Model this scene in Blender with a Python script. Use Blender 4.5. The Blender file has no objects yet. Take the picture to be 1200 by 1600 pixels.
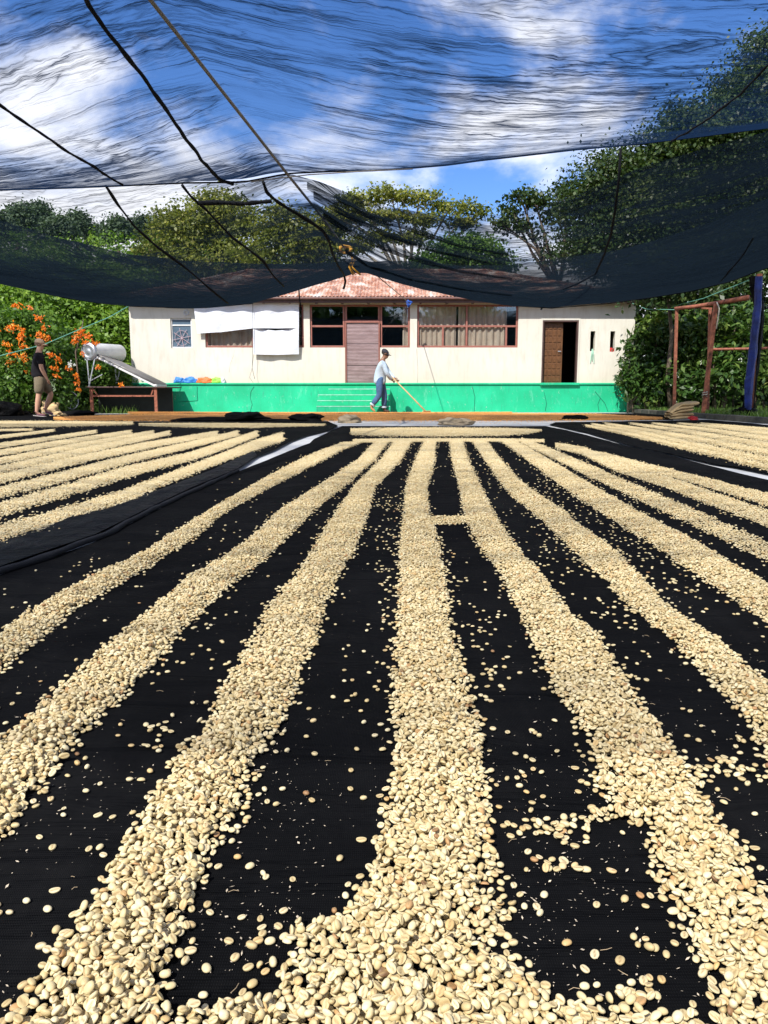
import bpy, bmesh, math, random
import numpy as np
from mathutils import Vector, Matrix, Euler, noise as mnoise

SC = bpy.context.scene
rnd = random.Random(7)
rng = np.random.default_rng(7)
R = math.radians

# ------------------------------------------------------------------ camera
PITCH = R(8.63)
CAMZ = 0.5
FPX = 1200.0
cam_d = bpy.data.cameras.new('camera')
cam_d.sensor_fit = 'VERTICAL'
cam_d.sensor_height = 36.0
cam_d.lens = 27.0
cam_d.clip_start = 0.02
cam_d.clip_end = 3000
cam = bpy.data.objects.new('camera', cam_d)
SC.collection.objects.link(cam)
cam.location = (0, 0, CAMZ)
cam.rotation_euler = (R(90) - PITCH, 0, 0)
SC.camera = cam

# ------------------------------------------------------------------ sun, sky, exposure
SUN_EL, SUN_AZ = R(47), R(-152)        # azimuth measured from +Y towards +X; the sun is behind the camera, left
sun_dir = Vector((math.sin(SUN_AZ) * math.cos(SUN_EL), math.cos(SUN_AZ) * math.cos(SUN_EL), math.sin(SUN_EL)))
sd = bpy.data.lights.new('sun', 'SUN')
sd.energy = 4.9
sd.angle = R(0.55)
sd.color = (1.0, 0.96, 0.90)
sun = bpy.data.objects.new('sun', sd)
SC.collection.objects.link(sun)
sun.rotation_euler = (-sun_dir).to_track_quat('-Z', 'Y').to_euler()
sun.location = sun_dir * 60

world = bpy.data.worlds.new('World')
SC.world = world
world.use_nodes = True
wt = world.node_tree
wt.nodes.clear()
def wn(t, **k):
    n = wt.nodes.new(t)
    for a, b in k.items(): setattr(n, a, b)
    return n
sky = wn('ShaderNodeTexSky', sky_type='NISHITA', sun_disc=False, sun_elevation=SUN_EL, sun_rotation=SUN_AZ,
         air_density=1.0, dust_density=0.2, ozone_density=3.0, altitude=1200)
hs = wn('ShaderNodeHueSaturation'); hs.inputs['Saturation'].default_value = 1.24; hs.inputs['Value'].default_value = 1.35; hs.inputs['Hue'].default_value = .511
tc = wn('ShaderNodeTexCoord')
mp = wn('ShaderNodeMapping'); mp.inputs['Scale'].default_value = (3.4, 3.0, 6.4); mp.inputs['Location'].default_value = (-5.62, -7.089, -5.0)
nz = wn('ShaderNodeTexNoise'); nz.inputs['Scale'].default_value = 1.0; nz.inputs['Detail'].default_value = 8; nz.inputs['Roughness'].default_value = 0.56; nz.inputs['Distortion'].default_value = 0.35
rp = wn('ShaderNodeValToRGB'); rp.color_ramp.elements[0].position = 0.44; rp.color_ramp.elements[1].position = 0.63
rp.color_ramp.interpolation = 'EASE'
mx = wn('ShaderNodeMix', data_type='RGBA')
mx.inputs['B'].default_value = (8.9, 9.1, 9.8, 1)
bg = wn('ShaderNodeBackground'); bg.inputs['Strength'].default_value = 0.11
wo = wn('ShaderNodeOutputWorld')
wl = wt.links.new
wl(sky.outputs[0], hs.inputs['Color']); wl(tc.outputs['Generated'], mp.inputs[0]); wl(mp.outputs[0], nz.inputs['Vector'])
sx = wn('ShaderNodeSeparateXYZ'); mr = wn('ShaderNodeMapRange'); mr.interpolation_type = 'SMOOTHSTEP'
mr.inputs['From Min'].default_value = .16; mr.inputs['From Max'].default_value = .36; mr.inputs['To Min'].default_value = .085; mr.inputs['To Max'].default_value = .0
ad = wn('ShaderNodeMath', operation='ADD'); wl(tc.outputs['Generated'], sx.inputs[0]); wl(sx.outputs[2], mr.inputs['Value']); wl(nz.outputs['Fac'], ad.inputs[0]); wl(mr.outputs[0], ad.inputs[1])
wl(ad.outputs[0], rp.inputs[0]); wl(rp.outputs[0], mx.inputs['Factor']); wl(hs.outputs[0], mx.inputs['A'])
wl(mx.outputs['Result'], bg.inputs[0]); wl(bg.outputs[0], wo.inputs[0])

SC.view_settings.view_transform = 'Standard'
SC.view_settings.look = 'None'
SC.view_settings.exposure = 0.40
SC.view_settings.gamma = 1.0
SC.view_settings.use_curve_mapping = False
SC.render.engine = 'CYCLES'
SC.cycles.use_denoising = True
SC.cycles.max_bounces = 7
SC.cycles.diffuse_bounces = 3
SC.cycles.glossy_bounces = 3
SC.cycles.transmission_bounces = 4
SC.cycles.transparent_max_bounces = 24
SC.cycles.caustics_reflective = False
SC.cycles.caustics_refractive = False

# ------------------------------------------------------------------ measuring helpers (photo 1200x1600 -> world)
cp, sp = math.cos(PITCH), math.sin(PITCH)
def ray(px, py):
    return (px - 600.0, FPX * cp + (800.0 - py) * sp, (800.0 - py) * cp - FPX * sp)
def P(px, py, Y):
    a, b, c = ray(px, py); s = Y / b
    return Vector((a * s, Y, CAMZ + c * s))
def G(px, py, z=0.0):
    a, b, c = ray(px, py); s = (z - CAMZ) / c
    return Vector((a * s, b * s, z))
def proj(x, y, z):
    f = y * cp - (z - CAMZ) * sp
    u = y * sp + (z - CAMZ) * cp
    return 600 + FPX * x / f, 800 - FPX * u / f

# ------------------------------------------------------------------ object helpers
def link(o, parent=None):
    SC.collection.objects.link(o)
    if parent is not None: o.parent = parent
    return o
def tag(o, label=None, cat=None, group=None, kind=None):
    if label: o['label'] = label
    if cat: o['category'] = cat
    if group: o['group'] = group
    if kind: o['kind'] = kind
    return o
def empty(name, loc=(0, 0, 0), rz=0.0):
    o = bpy.data.objects.new(name, None); o.empty_display_size = 0.1
    o.location = loc; o.rotation_euler = (0, 0, rz)
    return link(o)
class MB:
    def __init__(s): s.v = []; s.f = []
    def quad(s, a, b, c, d):
        n = len(s.v); s.v += [tuple(a), tuple(b), tuple(c), tuple(d)]; s.f.append((n, n + 1, n + 2, n + 3)); return s
    def box(s, x0, x1, y0, y1, z0, z1, M=None):
        n = len(s.v)
        pts = [Vector(p) for p in ((x0, y0, z0), (x1, y0, z0), (x1, y1, z0), (x0, y1, z0), (x0, y0, z1), (x1, y0, z1), (x1, y1, z1), (x0, y1, z1))]
        if M is not None: pts = [M @ p for p in pts]
        s.v += [tuple(p) for p in pts]
        s.f += [(n, n + 3, n + 2, n + 1), (n + 4, n + 5, n + 6, n + 7), (n, n + 1, n + 5, n + 4), (n + 1, n + 2, n + 6, n + 5), (n + 2, n + 3, n + 7, n + 6), (n + 3, n, n + 4, n + 7)]
        return s
    def bar(s, a, b, w, h=None):
        """square bar from a to b"""
        a, b = Vector(a), Vector(b); h = h or w
        d = (b - a); L = d.length; q = d.to_track_quat('Z', 'Y').to_matrix().to_4x4()
        return s.box(-w / 2, w / 2, -h / 2, h / 2, 0, L, Matrix.Translation(a) @ q)
    def tube(s, pts, rad, seg=8, cap=True):
        pts = [Vector(p) for p in pts]
        if not hasattr(rad, '__len__'): rad = [rad] * len(pts)
        n0 = len(s.v); up = Vector((0, 0, 1)); prev = None
        for i, p in enumerate(pts):
            d = (pts[min(i + 1, len(pts) - 1)] - pts[max(i - 1, 0)])
            if d.length < 1e-9: d = Vector((0, 0, 1))
            d.normalize()
            if prev is None:
                a = d.cross(up) if abs(d.z) < .95 else d.cross(Vector((1, 0, 0)))
            else:
                a = prev - d * prev.dot(d)
            a.normalize(); prev = a; b = d.cross(a)
            for k in range(seg):
                t = 2 * math.pi * k / seg
                s.v.append(tuple(p + (a * math.cos(t) + b * math.sin(t)) * rad[i]))
        for i in range(len(pts) - 1):
            for k in range(seg):
                k2 = (k + 1) % seg
                s.f.append((n0 + i * seg + k, n0 + i * seg + k2, n0 + (i + 1) * seg + k2, n0 + (i + 1) * seg + k))
        if cap:
            s.f.append(tuple(n0 + k for k in range(seg))[::-1])
            s.f.append(tuple(n0 + (len(pts) - 1) * seg + k for k in range(seg)))
        return s
    def grid(s, fn, nu, nv):
        n0 = len(s.v)
        for j in range(nv + 1):
            for i in range(nu + 1):
                s.v.append(tuple(fn(i / nu, j / nv)))
        w = nu + 1
        for j in range(nv):
            for i in range(nu):
                a = n0 + j * w + i
                s.f.append((a, a + 1, a + w + 1, a + w))
        return s
    def mesh(s, name, mat, smooth=False):
        me = bpy.data.meshes.new(name); me.from_pydata(s.v, [], s.f); me.validate()
        if mat is not None: me.materials.append(mat)
        if smooth: me.shade_smooth()
        me.update(); return me
    def build(s, name, mat, parent=None, smooth=False, bevel=0.0, kind=None, label=None):
        me = s.mesh(name, mat, smooth)
        o = bpy.data.objects.new(name, me); link(o, parent)
        if bevel:
            m = o.modifiers.new('bevel', 'BEVEL'); m.width = bevel; m.segments = 2; m.limit_method = 'ANGLE'
        if kind: o['kind'] = kind
        if label: o['label'] = label
        return o

# ------------------------------------------------------------------ materials
class NT:
    def __init__(s, name):
        s.m = bpy.data.materials.new(name); s.m.use_nodes = True
        s.t = s.m.node_tree; s.t.nodes.clear()
        s.out = s.n('ShaderNodeOutputMaterial')
    def n(s, t, **k):
        x = s.t.nodes.new(t)
        for a, b in k.items():
            if a.startswith('i_'):
                x.inputs[a[2:].replace('_', ' ')].default_value = b
            else: setattr(x, a, b)
        return x
    def l(s, a, b): s.t.links.new(a, b)
    def noise(s, scale, detail=4, rough=.55, vec=None, dist=0.0, dims='3D'):
        x = s.n('ShaderNodeTexNoise', noise_dimensions=dims); x.inputs['Scale'].default_value = scale
        x.inputs['Detail'].default_value = detail; x.inputs['Roughness'].default_value = rough; x.inputs['Distortion'].default_value = dist
        if vec is not None: s.l(vec, x.inputs['Vector'])
        return x.outputs['Fac']
    def math(s, op, a, b=None, clamp=False):
        x = s.n('ShaderNodeMath', operation=op, use_clamp=clamp)
        for i, v in enumerate((a, b)):
            if v is None: continue
            if isinstance(v, (int, float)): x.inputs[i].default_value = v
            else: s.l(v, x.inputs[i])
        return x.outputs[0]
    def ramp(s, fac, stops):
        x = s.n('ShaderNodeValToRGB'); cr = x.color_ramp
        while len(cr.elements) < len(stops): cr.elements.new(.5)
        for e, (p, c) in zip(cr.elements, stops):
            e.position = p; e.color = (c, c, c, 1) if isinstance(c, (int, float)) else (*c[:3], 1)
        s.l(fac, x.inputs[0]); return x.outputs[0]
    def mix(s, fac, a, b, mode='MIX'):
        x = s.n('ShaderNodeMix', data_type='RGBA', blend_type=mode)
        for k, v in (('Factor', fac), ('A', a), ('B', b)):
            if isinstance(v, (int, float)): x.inputs[k].default_value = v
            elif isinstance(v, tuple): x.inputs[k].default_value = (*v[:3], 1)
            else: s.l(v, x.inputs[k])
        return x.outputs['Result']
    def obj(s, scale=None, rot=None):
        c = s.n('ShaderNodeTexCoord').outputs['Object']
        if scale:
            m = s.n('ShaderNodeMapping'); m.inputs['Scale'].default_value = scale
            if rot: m.inputs['Rotation'].default_value = rot
            s.l(c, m.inputs[0]); c = m.outputs[0]
        return c
    def bump(s, h, strength=.3, dist=.01, normal=None):
        b = s.n('ShaderNodeBump'); b.inputs['Strength'].default_value = strength; b.inputs['Distance'].default_value = dist
        s.l(h, b.inputs['Height'])
        if normal is not None: s.l(normal, b.inputs['Normal'])
        return b.outputs[0]
    def bsdf(s, col, rough=.6, metal=0.0, normal=None, spec=.5, **k):
        b = s.n('ShaderNodeBsdfPrincipled')
        for nm, v in (('Base Color', col), ('Roughness', rough), ('Metallic', metal)):
            if isinstance(v, (int, float)) : b.inputs[nm].default_value = v
            elif isinstance(v, tuple): b.inputs[nm].default_value = (*v[:3], 1)
            else: s.l(v, b.inputs[nm])
        b.inputs['Specular IOR Level'].default_value = spec
        for a, v in k.items(): b.inputs[a.replace('_', ' ')].default_value = v
        if normal is not None: s.l(normal, b.inputs['Normal'])
        return b.outputs[0]
    def done(s, sh): s.l(sh, s.out.inputs[0]); return s.m

def simple(name, col, rough=.6, metal=0.0, var=.25, scale=6.0, bump=.15, bdist=.005, spec=.5):
    t = NT(name); c = t.obj()
    f = t.noise(scale, 5, .6, c)
    dark = tuple(x * (1 - var) for x in col); light = tuple(min(1, x * (1 + var * .6)) for x in col)
    cc = t.ramp(f, [(.3, dark), (.7, light)])
    nb = t.bump(t.noise(scale * 6, 4, .6, c), bump, bdist)
    return t.done(t.bsdf(cc, rough, metal, nb, spec))

M = {}
def mat_concrete():
    t = NT('pale_concrete'); c = t.obj()
    f = t.noise(1.3, 6, .62, c); g = t.noise(22, 5, .6, c)
    cc = t.ramp(f, [(.25, (.42, .43, .43)), (.75, (.62, .63, .63))])
    cc = t.mix(t.ramp(g, [(.35, .0), (.8, .35)]), cc, (.33, .31, .28))
    return t.done(t.bsdf(cc, .85, 0, t.bump(g, .3, .004)))
M['concrete'] = mat_concrete()
def mat_black_mesh():
    t = NT('black_mesh_cloth'); c = t.obj()
    f = t.noise(.9, 5, .6, c)
    wv = t.n('ShaderNodeTexWave', wave_type='BANDS', bands_direction='Y'); wv.inputs['Scale'].default_value = 90; wv.inputs['Distortion'].default_value = .6
    t.l(c, wv.inputs['Vector'])
    wv2 = t.n('ShaderNodeTexWave', wave_type='BANDS', bands_direction='X'); wv2.inputs['Scale'].default_value = 140; wv2.inputs['Distortion'].default_value = .6
    t.l(c, wv2.inputs['Vector'])
    weave = t.math('MULTIPLY', wv.outputs['Fac'], wv2.outputs['Fac'])
    cc = t.ramp(f, [(.3, (.0028, .0028, .003)), (.7, (.0048, .0050, .0058))])
    cc = t.mix(weave, cc, (.0065, .007, .008))
    dust = t.ramp(t.noise(2.6, 8, .75, t.obj((1, .35, 1))), [(.48, 0.0), (.72, .65)])
    cc = t.mix(dust, cc, (.012, .012, .0125))
    wr = t.noise(5, 4, .5, t.obj((.6, 2.0, 1)), 1.2)
    n1 = t.bump(wr, .9, .035)
    n2 = t.bump(weave, .6, .0012, n1)
    return t.done(t.bsdf(cc, .95, 0, n2, .03))
M['mesh_cloth'] = mat_black_mesh()
def mat_black_plastic():
    t = NT('black_plastic_film'); c = t.obj()
    f = t.noise(3.0, 5, .6, c, .8)
    cc = t.ramp(f, [(.45, (.003, .003, .0035)), (.80, (.016, .016, .015))])
    return t.done(t.bsdf(cc, .5, 0, t.bump(t.noise(6, 6, .65, c, 1.4), .9, .05), .05))
M['plastic'] = mat_black_plastic()

def mat_bean(name, ca, cb, cc_, cd, seam=(.34, .23, .10), attr=True):
    t = NT(name)
    oi = t.n('ShaderNodeObjectInfo'); r = oi.outputs['Random']
    col = t.ramp(r, [(0.0, ca), (.35, cb), (.8, cc_), (.975, cd), (.993, (.40, .21, .09)), (1.0, (.10, .05, .025))])
    c = t.obj((1, 1, 1)) if False else t.n('ShaderNodeNewGeometry').outputs['Position']
    mot = t.noise(260, 3, .6, c)
    col = t.mix(t.ramp(mot, [(.35, .22), (.6, 0.0)]), col, (.50, .34, .15))
    at = t.n('ShaderNodeAttribute', attribute_name='seam')
    col = t.mix(at.outputs['Fac'], col, seam)
    sh = t.bsdf(col, .52, 0, t.bump(mot, .22, .0006), .35)
    return t.done(sh)
M['bean'] = mat_bean('parchment_bean', (.48, .37, .18), (.59, .485, .26), (.71, .62, .39), (.56, .38, .16))
M['bean_orange'] = mat_bean('honey_bean', (.66, .27, .05), (.84, .38, .085), (.88, .47, .15), (.42, .16, .04), (.35, .16, .05))
def mat_mound(name, a, b, c3):
    t = NT(name); c = t.obj()
    v = t.n('ShaderNodeTexVoronoi'); v.inputs['Scale'].default_value = 95; t.l(c, v.inputs['Vector'])
    cc = t.ramp(t.n('ShaderNodeSeparateColor').outputs[0], [(0, a), (1, b)]) if False else None
    sep = t.n('ShaderNodeSeparateColor'); t.l(v.outputs['Color'], sep.inputs[0])
    cc = t.ramp(sep.outputs[0], [(.0, a), (.5, b), (1.0, c3)])
    gap = t.ramp(v.outputs['Distance'], [(.40, 0.0), (.65, .85)])
    cc = t.mix(gap, cc, tuple(x * .35 for x in a))
    inv = t.math('SUBTRACT', 1.0, v.outputs['Distance'])
    return t.done(t.bsdf(cc, .6, 0, t.bump(inv, .8, .006), .3))
M['mound'] = mat_mound('parchment_bean_bed', (.40, .29, .12), (.58, .45, .21), (.68, .55, .28))
M['mound_orange'] = mat_mound('honey_bean_bed', (.62, .25, .05), (.82, .37, .085), (.88, .47, .15))

def mat_leaf(name, stops, trans=.35, rough=.45):
    t = NT(name)
    at = t.n('ShaderNodeAttribute', attribute_name='tint')
    g = t.n('ShaderNodeNewGeometry').outputs['Position']
    f = t.math('ADD', t.math('MULTIPLY', at.outputs['Fac'], .65), t.math('MULTIPLY', t.noise(.55, 3, .5, g), .5))
    col = t.ramp(t.math('SUBTRACT', f, .08), stops)
    b = t.bsdf(col, rough, 0, None, .4)
    tr = t.n('ShaderNodeBsdfTranslucent'); t.l(t.mix(1.0, col, (1.0, 1.15, .45), 'MULTIPLY'), tr.inputs[0])
    ms = t.n('ShaderNodeMixShader'); ms.inputs[0].default_value = trans
    t.l(b, ms.inputs[1]); t.l(tr.outputs[0], ms.inputs[2])
    return t.done(ms.outputs[0])
M['leaf_bright'] = mat_leaf('bright_leaves', [(.1, (.05, .11, .012)), (.5, (.15, .27, .03)), (.9, (.34, .46, .07))])
M['leaf_hedge'] = mat_leaf('hedge_leaves', [(.1, (.022, .06, .010)), (.5, (.07, .15, .02)), (.9, (.20, .32, .05))])
M['leaf_olive'] = mat_leaf('olive_leaves', [(.1, (.04, .06, .012)), (.5, (.18, .21, .035)), (.9, (.50, .46, .10))])
M['leaf_dark'] = mat_leaf('dark_leaves', [(.1, (.014, .034, .009)), (.5, (.035, .07, .014)), (.9, (.12, .15, .035))], .25)
M['leaf_coffee'] = mat_leaf('coffee_leaves', [(.1, (.016, .042, .010)), (.5, (.05, .11, .02)), (.78, (.17, .24, .05)), (1.0, (.42, .42, .14))], .25, .35)
M['leaf_far'] = mat_leaf('hazed_far_leaves', [(.1, (.05, .09, .05)), (.5, (.09, .14, .075)), (.9, (.15, .21, .10))], .25, .6)  # greens lightened to put distance haze into the leaf colour
M['grass'] = mat_leaf('grass_blades', [(.1, (.05, .10, .015)), (.5, (.10, .19, .03)), (.9, (.22, .30, .06))], .3)
M['petal'] = mat_leaf('orange_petals', [(.1, (.85, .17, .012)), (.5, (.95, .29, .02)), (.9, (.98, .48, .05))], .3)
M['petal_white'] = mat_leaf('white_petals', [(.1, (.7, .7, .75)), (.9, (.85, .85, .88))], .3)
M['bark'] = simple('bark', (.16, .12, .085), .9, 0, .5, 5, .8, .03)
M['bark_pale'] = simple('pale_bark', (.30, .26, .20), .9, 0, .5, 7, .8, .02)
M['burlap'] = simple('burlap', (.56, .40, .20), .95, 0, .3, 9, .6, .01)
M['burlap_grey'] = simple('dull_burlap', (.30, .24, .16), .95, 0, .35, 9, .6, .01)
M['rust'] = simple('rusty_red_steel', (.30, .10, .055), .75, 0, .5, 14, .4, .003)
M['galv'] = simple('galvanised_steel', (.55, .58, .62), .38, .75, .2, 8, .1, .002)
M['galv_white'] = simple('white_enamel', (.72, .72, .70), .4, 0, .12, 5, .05, .001)
M['panel_glass'] = simple('collector_glass', (.20, .19, .18), .3, 0, .3, 3, .05, .001)
M['black_rope'] = simple('black_seam', (.008, .009, .012), .85, 0, .3, 20, .6, .004, .2)
M['cable'] = simple('grey_steel_cable', (.24, .22, .20), .6, .3, .3, 30, .6, .003)
M['cord_green'] = simple('green_cord', (.12, .34, .25), .7, 0, .2, 30, .3, .002)
M['cord_yellow'] = simple('orange_yellow_cord', (.75, .38, .04), .7, 0, .2, 30, .3, .002)
M['cord_blue'] = simple('blue_cord', (.02, .10, .45), .7, 0, .2, 30, .3, .002)
M['cord_pale'] = simple('pale_cord', (.6, .55, .45), .8, 0, .2, 30, .3, .002)
M['tarp_blue'] = simple('blue_tarpaulin', (.008, .028, .22), .5, 0, .6, 5, .5, .03)
M['soil'] = simple('dark_soil', (.055, .045, .032), .95, 0, .5, 1.6, .8, .03)
M['kerb'] = simple('mossy_kerb_concrete', (.075, .07, .055), .9, 0, .5, 6, .6, .01)
M['frame_red'] = simple('mauve_red_window_paint', (.30, .115, .085), .5, 0, .2, 12, .15, .002)
M['frame_brown'] = simple('brown_fascia_paint', (.085, .045, .038), .6, 0, .35, 7, .2, .003)
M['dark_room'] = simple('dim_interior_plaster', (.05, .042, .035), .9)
M['wood'] = simple('brown_door_wood', (.13, .055, .018), .45, 0, .35, 10, .2, .002)
M['skin'] = simple('skin', (.55, .30, .19), .55, 0, .08, 10, .05, .001)
M['skin_dark'] = simple('tanned_skin', (.22, .105, .06), .5, 0, .08, 10, .05, .001)
M['tee'] = simple('black_tshirt', (.012, .011, .014), .9, 0, .3, 10, .6, .02, .2)
M['shorts'] = simple('khaki_shorts', (.17, .135, .085), .9, 0, .2, 14, .6, .015)
M['cap_tan'] = simple('tan_cap', (.50, .33, .20), .85, 0, .1, 12, .2, .004)
M['cap_navy'] = simple('dark_cap', (.015, .017, .025), .8, 0, .1, 12, .2, .004)
M['sneaker'] = simple('mauve_sneaker', (.22, .09, .12), .7, 0, .4, 30, .3, .004)
M['sole'] = simple('pale_sole', (.6, .55, .5), .7)
M['boot'] = simple('tan_boot', (.48, .29, .14), .7, 0, .2, 14)
M['boot_dark'] = simple('dark_boot', (.05, .03, .022), .7)
M['shirt'] = simple('pale_blue_shirt', (.46, .58, .68), .85, 0, .07, 9, .7, .02)
M['jeans'] = simple('blue_jeans', (.055, .115, .24), .85, 0, .3, 14, .5, .012)
M['cuff'] = simple('turned_up_cuff', (.42, .50, .58), .85)
M['hair'] = simple('dark_hair', (.02, .014, .01), .7)
M['pole_wood'] = simple('bamboo_handle', (.52, .36, .17), .6, 0, .2, 10)
M['bag_blue'] = simple('blue_plastic_bag', (.03, .22, .62), .35, 0, .3, 15, .6, .02)
M['bag_orange'] = simple('orange_plastic_bag', (.85, .17, .03), .35, 0, .2, 15, .6, .02)
M['bag_green'] = simple('lime_plastic_bag', (.32, .75, .08), .35, 0, .2, 15, .6, .02)
M['bag_white'] = simple('white_plastic_bag', (.7, .72, .74), .35, 0, .1, 15, .6, .02)
M['red_cloth'] = simple('red_cloth', (.55, .03, .03), .8)
M['ribbon'] = simple('pale_green_ribbon', (.35, .6, .45), .7)
M['tyre'] = simple('wheel_rubber', (.25, .25, .24), .6)

def mat_wall():
    t = NT('cream_plaster'); c = t.obj()
    f = t.noise(.55, 6, .6, c); st = t.noise(3.0, 5, .65, t.obj((2.2, 1, .5)))
    cc = t.ramp(f, [(.3, (.61, .585, .495)), (.7, (.71, .69, .60))])
    cc = t.mix(t.ramp(st, [(.48, 0.0), (.75, .5)]), cc, (.48, .41, .31))
    cc = t.mix(t.ramp(t.noise(1.6, 7, .7, t.obj((6, 1, .25))), [(.56, 0.0), (.75, .35)]), cc, (.42, .39, .32))
    sep = t.n('ShaderNodeSeparateXYZ'); t.l(c, sep.inputs[0])
    low = t.math('MULTIPLY', t.ramp(t.math('ADD', t.math('MULTIPLY', sep.outputs[2], .35), t.math('MULTIPLY', st, .25)), [(.38, .55), (.62, 0.0)]), 1.0)
    cc = t.mix(low, cc, (.60, .49, .38))
    return t.done(t.bsdf(cc, .85, 0, t.bump(t.noise(9, 6, .65, c), .25, .012), .3))
M['wall'] = mat_wall()
def mat_green():
    t = NT('green_painted_plinth'); c = t.obj()
    f = t.noise(1.1, 5, .6, c); g = t.noise(4.5, 6, .7, t.obj((1.5, 1, .6)))
    cc = t.ramp(f, [(.3, (.008, .38, .175)), (.7, (.014, .52, .26))])
    cc = t.mix(t.ramp(g, [(.56, 0.0), (.66, .30), (.8, .55)]), cc, (.20, .60, .42))
    cc = t.mix(t.ramp(t.noise(7, 6, .7, t.obj((3, 1, .4))), [(.56, 0.0), (.74, .6)]), cc, (.03, .22, .14))
    cc = t.mix(t.ramp(t.noise(14, 5, .7, t.obj((1, 1, .8))), [(.64, 0.0), (.70, .7)]), cc, (.45, .50, .42))
    return t.done(t.bsdf(cc, .6, 0, t.bump(g, .3, .006), .35))
M['green'] = mat_green()
M['green_worn'] = simple('worn_green_edge', (.25, .60, .46), .7, 0, .35, 9, .3, .004)
def mat_roof():
    t = NT('rusty_corrugated_iron'); c = t.obj()
    f = t.noise(1.8, 8, .68, t.obj((1.4, .7, 1)), .6); g = t.noise(9, 6, .7, t.obj((3, .8, 1)))
    cc = t.ramp(f, [(.38, (.56, .49, .44)), (.455, (.50, .29, .19)), (.52, (.36, .12, .05)), (.66, (.15, .055, .03))])
    cc = t.mix(t.ramp(g, [(.46, 0.0), (.62, .55)]), cc, (.62, .54, .48))
    return t.done(t.bsdf(cc, .7, .1, t.bump(g, .2, .003), .4))
M['roof'] = mat_roof()
def mat_curtain():
    t = NT('beige_curtain'); c = t.obj()
    w = t.n('ShaderNodeTexWave', wave_type='BANDS', bands_direction='X'); w.inputs['Scale'].default_value = 3.0; w.inputs['Distortion'].default_value = 2.0; w.inputs['Detail'].default_value = 2
    t.l(t.obj((1, 1, .12)), w.inputs['Vector'])
    cc = t.ramp(t.noise(4, 3, .5, c), [(.3, (.72, .55, .42)), (.7, (.86, .70, .55))])
    return t.done(t.bsdf(cc, .9, 0, t.bump(w.outputs['Fac'], .5, .03)))
M['curtain'] = mat_curtain()
def mat_glass():
    t = NT('window_glass')
    tr = t.n('ShaderNodeBsdfTransparent'); tr.inputs[0].default_value = (.86, .88, .88, 1)
    gl = t.n('ShaderNodeBsdfGlossy'); gl.inputs['Roughness'].default_value = .02; gl.inputs[0].default_value = (.9, .93, .95, 1)
    t.l(t.bump(t.noise(2.2, 2, .5, t.obj()), .06, .03), gl.inputs['Normal'])
    lw_ = t.n('ShaderNodeLayerWeight'); lw_.inputs[0].default_value = .5
    fr = t.math('ADD', .11, t.math('MULTIPLY', t.math('POWER', lw_.outputs['Facing'], 4.0), .6))
    ms = t.n('ShaderNodeMixShader'); t.l(fr, ms.inputs[0]); t.l(tr.outputs[0], ms.inputs[1]); t.l(gl.outputs[0], ms.inputs[2])
    return t.done(ms.outputs[0])
M['glass'] = mat_glass()
M['pane_blue'] = simple('bluish_obscure_glass', (.09, .14, .19), .25, 0, .2, 3, .05, .002)
def mat_door_sheet():
    t = NT('mauve_door_sheet'); c = t.obj()
    f = t.noise(3, 6, .65, t.obj((.7, 1, 3)), .5)
    cc = t.ramp(f, [(.3, (.20, .13, .125)), (.7, (.36, .26, .26))])
    w = t.n('ShaderNodeTexWave', wave_type='BANDS', bands_direction='Z'); w.inputs['Scale'].default_value = 9; w.inputs['Distortion'].default_value = 1.5
    t.l(c, w.inputs['Vector'])
    return t.done(t.bsdf(cc, .45, .2, t.bump(t.math('ADD', t.math('MULTIPLY', w.outputs['Fac'], .25), f), .5, .012)))
M['door_sheet'] = mat_door_sheet()
def mat_white_sheet():
    t = NT('white_sheet'); c = t.obj()
    cc = t.ramp(t.noise(2, 4, .6, c), [(.3, (.62, .655, .71)), (.7, (.74, .765, .80))])
    return t.done(t.bsdf(cc, .75, 0, t.bump(t.noise(4, 4, .55, t.obj((1, 1, 1.8)), 1.0), .5, .03)))
M['white_sheet'] = mat_white_sheet()

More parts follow.
